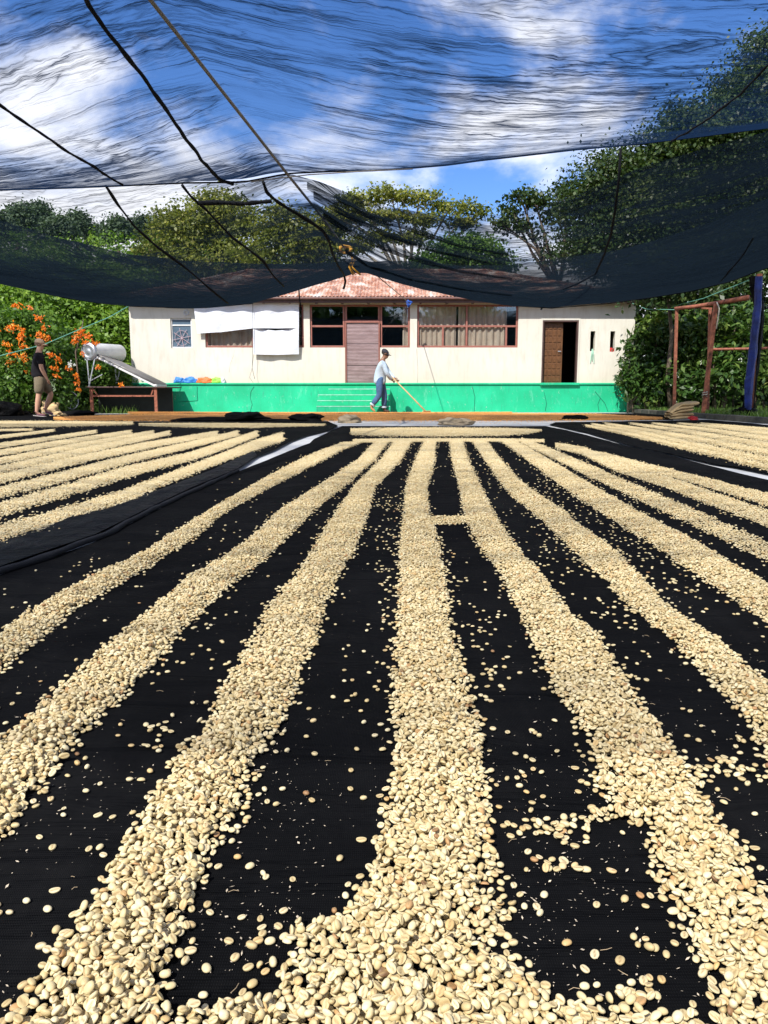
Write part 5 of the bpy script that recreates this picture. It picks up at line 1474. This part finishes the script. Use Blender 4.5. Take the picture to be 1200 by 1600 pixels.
def person(name_label, loc, rz, J, look, scale=1.0):
    """J: joints in the person's frame (x forward, y left, z up)"""
    t = empty('person', loc, rz); tag(t, name_label, 'person'); t.scale = (scale,) * 3
    V, E, Rr = [], [], []
    sp = chain_add(V, E, Rr, [(J['pelvis'], (.105, .085)), (J['waist'], (.105, .085)), (J['chest'], (.135, .095)), (J['neck0'], (.08, .07)), (J['neck1'], (.058, .058))])
    pelvis, waist, chest, n0, n1 = sp
    hd = Vector(J['head'])
    f = Vector(J.get('face', (1, 0, 0))).normalized()
    h = chain_add(V, E, Rr, [(hd + Vector((0, 0, -.055)) + f * .012, (.062, .068)), (hd + Vector((0, 0, .015)), (.080, .092)), (hd + Vector((0, 0, .075)) - f * .008, (.070, .082))], n1)
    # nose, chin, ears
    chain_add(V, E, Rr, [(hd + f * .088 + Vector((0, 0, -.012)), .013), (hd + f * .112 + Vector((0, 0, -.022)), .009)], h[1])
    chain_add(V, E, Rr, [(hd + f * .070 + Vector((0, 0, -.085)), .026)], h[0])
    s = f.cross(Vector((0, 0, 1)))
    for k in (1, -1): chain_add(V, E, Rr, [(hd + s * .082 * k + Vector((0, 0, -.005)), .012), (hd + s * .094 * k - f * .012 + Vector((0, 0, .006)), .014)], h[1])
    for k in ('l', 'r'):
        a = chain_add(V, E, Rr, [(J['sh_' + k], .066), (J['el_' + k], .050), (Vector(J['el_' + k]).lerp(Vector(J['wr_' + k]), .35), .050), (J['wr_' + k], .033)], chest)
        d = J.get('hd_' + k) or (Vector(J['wr_' + k]) - Vector(J['el_' + k]))
        hand(V, E, Rr, a[-1], J['wr_' + k], d, J.get('th_' + k, (1, 0, 0)), J.get('curl_' + k, .35))
        hip = Vector(J['hip_' + k]); kn = Vector(J['kn_' + k]); an = Vector(J['an_' + k]); to = Vector(J['toe_' + k])
        chain_add(V, E, Rr, [(hip, .066), (hip.lerp(kn, .5), .070), (kn, .066), (kn.lerp(an, .32), .070), (an, .044), (an.lerp(to, .5) - Vector((0, 0, .03)), .034), (to, .026)], pelvis)
    skinned('body', V, E, Rr, look['skin'], t)
    # clothes
    V, E, Rr = [], [], []
    g = look['fit']
    hem = Vector(J['pelvis']) + Vector(look.get('hem', (0, 0, -.05)))
    c0_ = chain_add(V, E, Rr, [(hem - Vector((0, 0, .08)), (.196 * g, .166 * g)), (hem + Vector((0, 0, .06)), (.190 * g, .162 * g))])
    c = c0_[1:] + chain_add(V, E, Rr, [(J['waist'], (.182 * g, .148 * g)), (J['chest'], (.210 * g, .152 * g)), (Vector(J['neck0']) - Vector((0, 0, .01)), (.115, .095))], c0_[-1])
    for k in ('l', 'r'):
        sh, el, wr = (Vector(J[a + k]) for a in ('sh_', 'el_', 'wr_'))
        if look['sleeve'] == 'short': chain_add(V, E, Rr, [(sh, .088), (sh.lerp(el, .45), .080), (sh.lerp(el, .80), .076)], c[2])
        else: chain_add(V, E, Rr, [(sh, .090), (sh.lerp(el, .55), .074), (el, .068), (el.lerp(wr, .5), .060), (el.lerp(wr, 1.0), .048)], c[2])
    skinned('shirt', V, E, Rr, look['top'], t)
    V, E, Rr = [], [], []
    c = chain_add(V, E, Rr, [(Vector(J['pelvis']) + Vector((0, 0, .12)), (.168, .138)), (Vector(J['pelvis']) + Vector((0, 0, -.06)), (.178, .152))])
    for k in ('l', 'r'):
        hip, kn, an = (Vector(J[a + k]) for a in ('hip_', 'kn_', 'an_'))
        if look['legs'] == 'short': chain_add(V, E, Rr, [(hip, .125), (hip.lerp(kn, .5), .122), (hip.lerp(kn, .98), .112)], c[1])
        else: chain_add(V, E, Rr, [(hip, .118), (hip.lerp(kn, .5), .102), (kn, .088), (kn.lerp(an, .5), .084), (kn.lerp(an, .88), .082)], c[1])
    skinned('shorts' if look['legs'] == 'short' else 'jeans', V, E, Rr, look['bottom'], t)
    for k in ('l', 'r'):
        kn, an, to = (Vector(J[a + k]) for a in ('kn_', 'an_', 'toe_'))
        if look['legs'] != 'short':
            q = MB(); a, b = kn.lerp(an, .80), kn.lerp(an, .93); q.tube([a, b], [.080, .084], 12, cap=False); q.tube([b, a], [.070, .066], 12, cap=False); q.build('cuff', M['cuff'], t, smooth=True)
        heel = an + (an - to).normalized() * .045 + Vector((0, 0, -.04)); heel.z = min(heel.z, an.z - .03)
        V, E, Rr = [], [], []
        c = chain_add(V, E, Rr, [(heel, (.040, .040)), (an.lerp(to, .45) + Vector((0, 0, -.030)), (.044, .042)), (an.lerp(to, .8) + Vector((0, 0, -.008)), (.046, .034)), (to + (to - heel).normalized() * .02, (.036, .028))])
        chain_add(V, E, Rr, [(an + Vector((0, 0, .02)), .047)], c[0])
        sh = skinned('shoe', V, E, Rr, look['shoe_' + k], t)
        if look.get('sole'):
            q = MB(); d = (to - heel); d.normalize(); a = heel - d * .04 + Vector((0, 0, -.044)); b = to + d * .05 + Vector((0, 0, -.03)); q.bar(a, b, .085, .018); q.build('sole', M['sole'], sh, bevel=.006)
    # hair and cap
    q = MB(); s2 = s
    def ell(cn, rx, ry, rzz, z0, z1, n=14, mm=8):
        def ff(u, v):
            th = 2 * math.pi * u; z = z0 + (z1 - z0) * v; rr = math.sqrt(max(0, 1 - z * z))
            return Vector(cn) + f * (rx * rr * math.cos(th)) + s2 * (ry * rr * math.sin(th)) + Vector((0, 0, rzz * z))
        q.grid(ff, n, mm)
    ell(hd + Vector((0, 0, .012)) - f * .014, .101, .088, .112, -.35, .5); q.build('hair', M['hair'] if look['hair'] == 'dark' else simple('sandy_hair', (.20, .11, .06), .8), t, smooth=True)
    q = MB(); ell(hd + Vector((0, 0, .035)), .113, .099, .108, .05, .999); cap = q.build('cap', M[look['cap']], t, smooth=True)
    q = MB()
    def brim(u, v):
        a = (u - .5) * 1.9; rr = .098 + .082 * v * math.cos(a * .95)
        return hd + f * (rr * math.cos(a)) + s2 * (.092 * math.sin(a)) + Vector((0, 0, .038 - .022 * v - .012 * abs(a)))
    for dz_ in (0, -.006): q.grid(lambda u, v, dz_=dz_: brim(u, v) + Vector((0, 0, dz_)), 12, 5)
    if look.get('brim', True): q.build('cap_brim', M[look['cap']], cap, smooth=True)
    return t
# man on the left, seen from behind and the side, mid-stride
man_loc = G(66, 651.2)
JM = dict(pelvis=(0, 0, .95), waist=(-.01, 0, 1.12), chest=(.01, 0, 1.36), neck0=(.015, 0, 1.50), neck1=(.03, 0, 1.56), head=(.05, 0, 1.675), face=(.92, -.25, -.12),
          sh_l=(.01, .20, 1.42), el_l=(-.02, .25, 1.14), wr_l=(.10, .22, .91), sh_r=(.02, -.20, 1.42), el_r=(.03, -.25, 1.13), wr_r=(.13, -.22, .90),
          hip_l=(0, .09, .90), kn_l=(.24, .10, .54), an_l=(.08, .10, .17), toe_l=(.24, .10, .06),
          hip_r=(-.01, -.09, .90), kn_r=(-.05, -.09, .50), an_r=(-.12, -.09, .10), toe_r=(.05, -.10, .035), th_l=(.9, .2, -.3), th_r=(.9, .2, -.3))
person('person in black t-shirt, khaki shorts and tan cap standing beside burlap sacks on the left', man_loc, R(28), JM,
       dict(skin='skin', top='tee', bottom='shorts', legs='short', sleeve='short', fit=1.0, shoe_l='sneaker', shoe_r='sneaker', sole=True, hair='light', cap='cap_tan', hem=(0, 0, .0)))
# worker raking the orange beans
wk = P(594, 645.5, 21.6); wk.z = .03
JW = dict(pelvis=(0, 0, .90), waist=(.0, 0, 1.06), chest=(.04, 0, 1.31), neck0=(.075, 0, 1.44), neck1=(.10, 0, 1.50), head=(.145, 0, 1.60), face=(.86, -.15, -.32),
          sh_l=(.10, .18, 1.34), el_l=(.24, .19, 1.10), wr_l=(.40, .06, .93), sh_r=(.08, -.19, 1.34), el_r=(.19, -.23, 1.06), wr_r=(.31, -.10, .90),
          hip_l=(.02, .09, .86), kn_l=(.12, .09, .48), an_l=(.10, .09, .10), toe_l=(.26, .09, .03),
          hip_r=(-.02, -.09, .86), kn_r=(-.02, -.09, .47), an_r=(-.24, -.09, .18), toe_r=(-.15, -.09, .035), curl_l=.9, curl_r=.9,
          hd_l=(.6, -.5, -.45), hd_r=(.7, .3, -.5), th_l=(.3, -.3, .8), th_r=(.3, .3, .8))
person('person in pale blue shirt, jeans and dark cap raking orange beans by the steps', wk, 0, JW,
       dict(skin='skin_dark', top='shirt', bottom='jeans', legs='long', sleeve='long', fit=.98, shoe_l='boot_dark', shoe_r='boot', hair='dark', cap='cap_navy', hem=(-.01, 0, -.07)))
# the rake it holds
ra = Vector((wk.x + .30, wk.y - .02, wk.z + 1.0)); rb = P(666, 642, 20.9); rb.z = .06
rk = empty('wooden_rake', rb); tag(rk, 'long pale wooden rake held by the worker, its head on the orange beans', 'rake')
d = (ra - rb)
MB().tube([Vector((0, 0, 0)), d * .5 + Vector((0, 0, .01)), d * 1.04], [.022, .019, .017], 8).build('handle', M['pole_wood'], rk, smooth=True)
MB().bar((-.10, -.16, -.01), (.12, .16, -.01), .03, .09).build('rake_head', M['pole_wood'], rk, bevel=.006)

# ================================================================== PROPS
# steel table against the wall on the left and the solar heater standing on it
TY0, TY1 = 21.25, 22.85
ta, tb = P(134, 605, TY0), P(260, 605, TY0); tz = ta.z
tbl = empty('steel_table', (0, TY0, 0)); tag(tbl, 'long rusty steel table with a thin flat top against the plinth', 'table')
def tb_(mb, name, mat, **k):
    mb.v = [tuple(Vector(v) - Vector((0, TY0, 0))) for v in mb.v]; return mb.build(name, M[mat] if isinstance(mat, str) else mat, tbl, **k)
m = MB(); m.box(ta.x, tb.x, TY0 - .05, TY1, tz - .015, tz + .02); tb_(m, 'tabletop', 'frame_brown', bevel=.004)
lxa, lxb = P(142.5, 620, TY0).x, P(243, 620, TY0).x
for x, y in ((lxa, TY0), (lxb, TY0), (lxa, TY1 - .05), (lxb, TY1 - .05)):
    m = MB(); m.box(x - .04, x + .04, y, y + .05, -.02, tz - .018); tb_(m, 'leg', 'rust', bevel=.004)
zr = P(200, 618.5, TY0).z
m = MB(); m.box(lxa + .041, lxb - .041, TY0 + .005, TY0 + .045, zr - .025, zr + .02); tb_(m, 'rail', 'rust', bevel=.003)
m = MB(); m.bar((lxa + .05, TY0 + .02, tz - .03), (lxa + .16, TY0 + .02, zr + .03), .03); m.bar((lxb - .05, TY0 + .02, tz - .03), (lxb - .12, TY0 + .02, zr + .03), .03); tb_(m, 'brace', 'rust')
m = MB(); m.box(ta.x + .12, tb.x, TY0 + .55, TY0 + .58, .02, tz - .02); tb_(m, 'shade_board', simple('under_table_shade', (.010, .014, .011), .9))  # added board, its near-black colour stands in for the shade under the table
# heater
hy = 21.5
c0 = P(138.0, 549.5, hy); rt = 13.6 / 1200 * (hy * 1.01)
tank_dir = Vector((.30, .95, .02)).normalized(); tl_ = 1.35
sh_ = empty('solar_water_heater', (c0.x, hy, tz)); tag(sh_, 'solar water heater with silver drum and sloping tube panel on the steel table', 'water heater')
def hb_(mb, name, mat, **k):
    loc = Vector(sh_.location); mb.v = [tuple(Vector(v) - loc) for v in mb.v]; return mb.build(name, M[mat], sh_, **k)
q = tank_dir.to_track_quat('Z', 'Y').to_matrix().to_4x4(); MT = Matrix.Translation(c0) @ q
def disc(prof, mat, name, seg=28):
    m = MB()
    for r_, z_ in prof:
        for i in range(seg): a = 2 * math.pi * i / seg; m.v.append(tuple(MT @ Vector((r_ * math.cos(a), r_ * math.sin(a), z_))))
    for j in range(len(prof) - 1):
        for i in range(seg):
            i2 = (i + 1) % seg; m.f.append((j * seg + i, j * seg + i2, (j + 1) * seg + i2, (j + 1) * seg + i))
    return hb_(m, name, mat, smooth=True)
disc([(.001, -.012), (rt * .25, -.014), (rt * .30, -.004), (rt * .55, -.006), (rt * .60, -.016), (rt * .82, -.014), (rt * .86, .0), (rt * .97, .0), (rt, .015), (rt, .05)], 'galv', 'end_cap')
disc([(rt * .99, .05), (rt * .99, tl_), (rt * .9, tl_ + .03), (.001, tl_ + .03)], 'galv_white', 'drum')
disc([(rt * 1.02, .045), (rt * 1.02, .075), (rt * .99, .08)], 'galv', 'band')
# collector: tubes slanting down to the right
pa_, pb_ = P(150, 556, hy), P(243, 602, hy - .05)
wv = Vector((.02, 1, .0)).normalized() * .95
n_ = (pb_ - pa_).cross(wv).normalized()
if n_.z < 0: n_ = -n_
NTB = 14
for k in range(NTB):
    o_ = wv * ((k + .5) / NTB); m = MB(); m.tube([pa_ + o_ + n_ * .035, pb_ + o_ + n_ * .035], .030, 8); hb_(m, 'tube', 'panel_glass', smooth=True)
m = MB(); m.bar(pa_ - n_ * .02, pb_ - n_ * .02, .03, .05); m.bar(pa_ + wv - n_ * .02, pb_ + wv - n_ * .02, .03, .05); m.bar(pb_ - n_ * .01, pb_ + wv - n_ * .01, .06, .08)
for k in range(1, 4): m.bar(pa_.lerp(pb_, k / 4) - n_ * .03, pa_.lerp(pb_, k / 4) + wv - n_ * .03, .03)
hb_(m, 'panel_frame', 'galv_white')
m = MB()
m.grid(lambda u, v: pa_.lerp(pb_, u) + wv * v - n_ * .008, 2, 2); hb_(m, 'reflector', 'galv')
for oy in (Vector((0, 0, 0)), tank_dir * 1.2):
    for fx, gx in ((136, 140), (148, 139)):
        m = MB(); A = P(fx, 561, hy) + oy; Bq = P(gx, 603, hy) + oy; Bq.z = tz + .02
        m.bar(A, Bq, .03); hb_(m, 'stand_leg', 'galv')
m = MB(); m.bar(P(139, 596, hy), P(160, 585, hy), .02); m.bar(P(133, 562, hy), P(151, 560, hy), .03); hb_(m, 'stand_brace', 'galv')
# bicycle-like wheel standing in the grass
wl_ = empty('spoked_wheel', (0, 0, 0)); wc = P(112, 626, 21.3); wl_.location = (wc.x, wc.y, wc.z); tag(wl_, 'old spoked wheel half hidden under the flower vine', 'wheel')
rr_ = 10 / 1200 * 21.6 * 1.3
m = MB(); m.tube([(rr_ * math.cos(i * math.pi / 14) * .75, .02 * math.sin(i), rr_ * math.sin(i * math.pi / 14)) for i in range(29)], .014, 6); m.build('rim', M['galv'], wl_, smooth=True)
for k in range(10):
    a = k * math.pi / 5; m = MB(); m.tube([(0, 0, 0), (rr_ * math.cos(a) * .74, 0, rr_ * math.sin(a))], .003, 4); m.build('spoke', M['galv'], wl_)
# plastic bags on the plinth ledge
def lump(name, c, sx_, sy_, sz_, mat, label, cat, seed, amp=.28, parent=None):
    m = MB()
    def ff(u, v):
        th = 2 * math.pi * u; ph = math.pi * (v - .5)
        x, y, z = math.cos(ph) * math.cos(th), math.cos(ph) * math.sin(th), math.sin(ph)
        k = 1 + amp * fn(x + seed, y, z, 1.8) * 2 + amp * .8 * abs(fn(x, y + seed, z, 5)) 
        zz = max(-.55, z * k)
        return (c[0] + x * k * sx_, c[1] + y * k * sy_, c[2] + (zz + .55) * sz_)
    m.grid(ff, 34, 20); o = m.build(name, M[mat], parent, smooth=True)
    return tag(o, label, cat) if parent is None else o
LZ = Z_G + .028
for a, b, mt, lab, sd_ in ((272, 289, 'bag_blue', 'larger crumpled blue plastic bag at the left end of the bags on the ledge', 1), (288, 307, 'bag_blue', 'smaller blue plastic bag touching the orange one on the ledge', 2),
                           (308, 332, 'bag_orange', 'crumpled orange plastic bag in the middle of the ledge heap', 3), (331, 346, 'bag_green', 'lime green plastic bag near the right end of the ledge heap', 4), (345, 352, 'bag_white', 'tiny white plastic scrap at the right end of the ledge heap', 5)):
    x0_, x1_ = P(a, 600, WY - .05).x, P(b, 600, WY - .05).x
    lump('plastic_bag', ((x0_ + x1_) / 2, WY - .045, LZ), (x1_ - x0_) / 2, .045, .10, mt, lab, 'plastic bag', sd_)
# black cloth heaps along the far edge, bags of cloth, sacks
heaps = [(330, 658.6, 52, 5.5, 'low heap of black cloth left of the tall hump before the green wall', 'mesh_cloth'), (383, 658.8, 34, 11, 'tall hump of black cloth on the far edge of the left sheet', 'mesh_cloth'), (478, 658.6, 26, 8.5, 'rounded heap of black cloth just left of the tan sack', 'mesh_cloth'), (432, 658.9, 44, 3.2, 'thin ruck of black cloth between the two far humps', 'mesh_cloth'),
         (8, 650, 22, 17, 'high pile of dark plastic sheet at the left photo edge', 'plastic'), (30, 648.5, 14, 5, 'lower pile of dark plastic sheet left of the man’s feet', 'plastic'), (120, 648.6, 34, 5, 'long low ruck of black cloth right of the man’s feet', 'mesh_cloth')]
for i, (px, py, w_, h_, lab, mt) in enumerate(heaps):
    q = G(px, py, .0); s_ = q.y / 1215
    lump('cloth_heap', (q.x, q.y, .0), w_ * s_, .45, h_ * s_ * 1.35 / 1.55, mt, lab.replace('’', "'").replace("man's feet", 'feet of the standing man'), 'cloth heap', 10 + i, .2)
q = G(546, 660.6); lump('sack', (q.x, q.y, 0), .20, .22, .085, 'burlap_grey', 'tan rumpled sack lying at the left end of the white strip', 'sack', 31)
q = G(712, 664.5); lump('sack', (q.x, q.y, 0), .26, .2, .075, 'burlap_grey', 'brown folded sack lying on the white strip below the rake', 'sack', 33)
q = G(898, 656.0); lump('cloth_heap', (q.x, q.y, 0), .24, .2, .06, 'mesh_cloth', 'small dark mound on the orange beans right of the open door', 'cloth heap', 34)
# folded burlap sacks on the right
q = G(1061, 655.5); 
labs = ['bottom folded burlap sack of the pile at the right kerb', 'second burlap sack from below in the pile at the right kerb', 'middle folded burlap sack of the pile at the right kerb', 'fourth burlap sack from below in the right pile, folded edge out', 'topmost long burlap sack draped over the pile at the right kerb']
sh2 = q.y / 1215
for k in range(5):
    m = MB(); W_ = (19 - 1.3 * k) * sh2; z0_ = .01 + k * .066; sd_ = 50 + k; offx = (k * .6 - 1) * .02 + (.02 if k == 4 else 0)
    if k == 4: W_ = 21 * sh2
    def ff(u, v, z0_=z0_, W_=W_, sd_=sd_, k=k):
        # a flat roll: cross-section is a squashed loop, ends sagging
        th = 2 * math.pi * v; a = (u - .5) * 2
        x = a * W_; y = .20 * math.cos(th); z = .040 * (1.15 if k == 4 else 1) * math.sin(th) * (1 - .12 * a * a)
        n1_ = fn(x * 4, y * 5 + sd_, z * 9, 1)
        sag = -.13 * max(0, -a - .25) ** 1.2 * (1.7 if k == 4 else .35) + .03 * (a if k > 1 else 0)
        return (q.x + offx + x + .02 * n1_, q.y + y + .03 * n1_, max(.004 + .02 * (1 + math.sin(th)), z0_ + .038 + z + sag + .014 * n1_))
    m.grid(ff, 26, 16)
    m2 = m.build('burlap_sack', M['burlap'], smooth=True); tag(m2, labs[k], 'sack')
q2 = G(1083, 656.5); lump('rag', (q2.x, q2.y, 0), .09, .08, .05, 'red_cloth', 'small red rag beside the burlap pile at the kerb', 'rag', 61)
# burlap sacks by the man
for i, (px, py, w_, h_, lab) in enumerate(((60, 646.5, 13, 10, 'low crumpled burlap sack behind the standing man on the left'), (80, 647.8, 13, 17, 'tall crumpled burlap sack just right of the standing man'), (90, 650, 9, 6, 'small burlap fold lying at the right of the tall sack'))):
    q = G(px, py); s_ = q.y / 1215; lump('burlap_sack', (q.x, q.y, 0), w_ * s_, .2, h_ * s_ / 1.55, 'burlap', lab, 'sack', 40 + i, .42)

# rusty frame on the right
fy = 19.0
fr_ = empty('rusty_steel_frame', (G(1080, 645).x, fy, 0)); tag(fr_, 'rusty red steel pole frame standing before the coffee bushes', 'pole frame')
def fb(mb, name, mat='rust', **k):
    loc = Vector(fr_.location); mb.v = [tuple(Vector(v) - loc) for v in mb.v]; return mb.build(name, M[mat], fr_, **k)
def foot(px, Y): p_ = P(px, 640, Y); p_.z = 0; return p_
m = MB(); m.bar(foot(1053.5, fy + .3), P(1057.5, 481, fy + .3), .065); fb(m, 'post', bevel=.006)
m = MB(); m.bar(foot(1099, 18.2), P(1119, 472, 18.2), .085); fb(m, 'post', bevel=.006)
m = MB(); m.bar(foot(1106, 18.7), P(1109.5, 483, 18.7), .06); fb(m, 'post', bevel=.006)
m = MB(); m.tube([P(1055, 482, fy + .3), P(1085, 479, 18.8), P(1118, 474, 18.3), P(1170, 465, 17.6)], [.04, .045, .05, .06], 8); fb(m, 'rail', smooth=True)
m = MB(); m.bar(P(1096, 481.5, 18.75), P(1112, 482, 18.75), .04); fb(m, 'rail')
m = MB(); m.bar(P(1108, 503, 18.7), P(1114, 486, 18.5), .035); fb(m, 'brace')
m = MB(); c_ = P(1101, 619, 18.15); m.tube([c_ + Vector((.055 * math.cos(a / 2), .055 * math.sin(a / 2), .004 * a)) for a in range(26)], .012, 5); fb(m, 'wire_tie', 'cord_pale')
tag(MB().tube([P(1120, 472, 18.1), P(1124, 482, 18.05), P(1122, 498, 18.05), P(1119, 514, 18.05)], .014, 6).build('pale_cord', M['cord_pale'], smooth=True), 'short pale cord dangling from the leaning rusty post', 'cord')
tag(MB().tube([P(1112, 546, 20), P(1140, 545.5, 19.8), P(1170, 545, 19.6), P(1230, 543, 19.5)], .035, 7).build('fence_rail', M['rust'], smooth=True), 'thin horizontal rusty rail behind the blue-wrapped pole', 'rail')
tag(MB().tube([P(1050, 479, 21), P(1100, 466, 20), P(1140, 450, 19), P(1175, 436, 17.2)], .010, 5).build('guy_line', M['cord_green'], smooth=True), 'green cord running up from the bushes to the blue pole', 'cord')
tag(MB().tube([P(988, 474, 22.5), P(1010, 483, 22.3), P(1055, 484, 19.4)], .009, 5).build('guy_line', M['cord_green'], smooth=True), 'green cord between the roof corner and the rusty frame', 'cord')
# blue-wrapped pole
by_ = 16.6
pl = empty('wrapped_pole', (foot(1170, by_).x, by_, 0)); tag(pl, 'tall net pole wrapped in blue and black plastic at the right edge', 'pole')
def pb2(mb, name, mat, **k):
    loc = Vector(pl.location); mb.v = [tuple(Vector(v) - loc) for v in mb.v]; return mb.build(name, M[mat], pl, **k)
def wrap(xs_, ws_, name, mat, yoff, seed):
    m = MB(); ys = [432, 480, 520, 560, 600, 625, 652]
    def ff(u, v):
        py = 432 + (654 - 432) * v; cx_ = float(np.interp(py, ys, xs_)); w_ = float(np.interp(py, ys, ws_)); c_ = P(cx_, py, by_ + yoff); s_ = by_ / 1215
        th = 2 * math.pi * u; k = 1 + .22 * fn(math.cos(th) + seed, v * 9, math.sin(th), 1.3) + .10 * math.sin(th * 5 + v * 4)
        return (c_.x + w_ * s_ * k * math.cos(th), c_.y + w_ * s_ * .7 * k * math.sin(th), max(.0, c_.z))
    m.grid(ff, 30, 60); pb2(m, name, mat, smooth=True)
wrap([1186, 1184, 1179, 1175, 1170, 1169, 1168], [5.2, 5.6, 5.8, 6, 6.4, 5.6, 4], 'blue_wrapping', 'tarp_blue', -.1, 3)
wrap([1180, 1186, 1184, 1180, 1174, 1170, 1167], [9, 8, 8, 7, 8, 8, 12], 'black_wrapping', 'plastic', .28, 8)
m = MB(); m.tube([foot(1172, by_ + .1), P(1184, 470, by_ + .1), P(1187, 428, by_ + .1)], .06, 8); pb2(m, 'pole', 'rust', smooth=True)
q = G(1168, 655); lump('plastic_bundle', (q.x, q.y + .1, 0), .26, .2, .15, 'plastic', 'bunched dark plastic at the foot of the blue-wrapped pole', 'plastic bundle', 71)
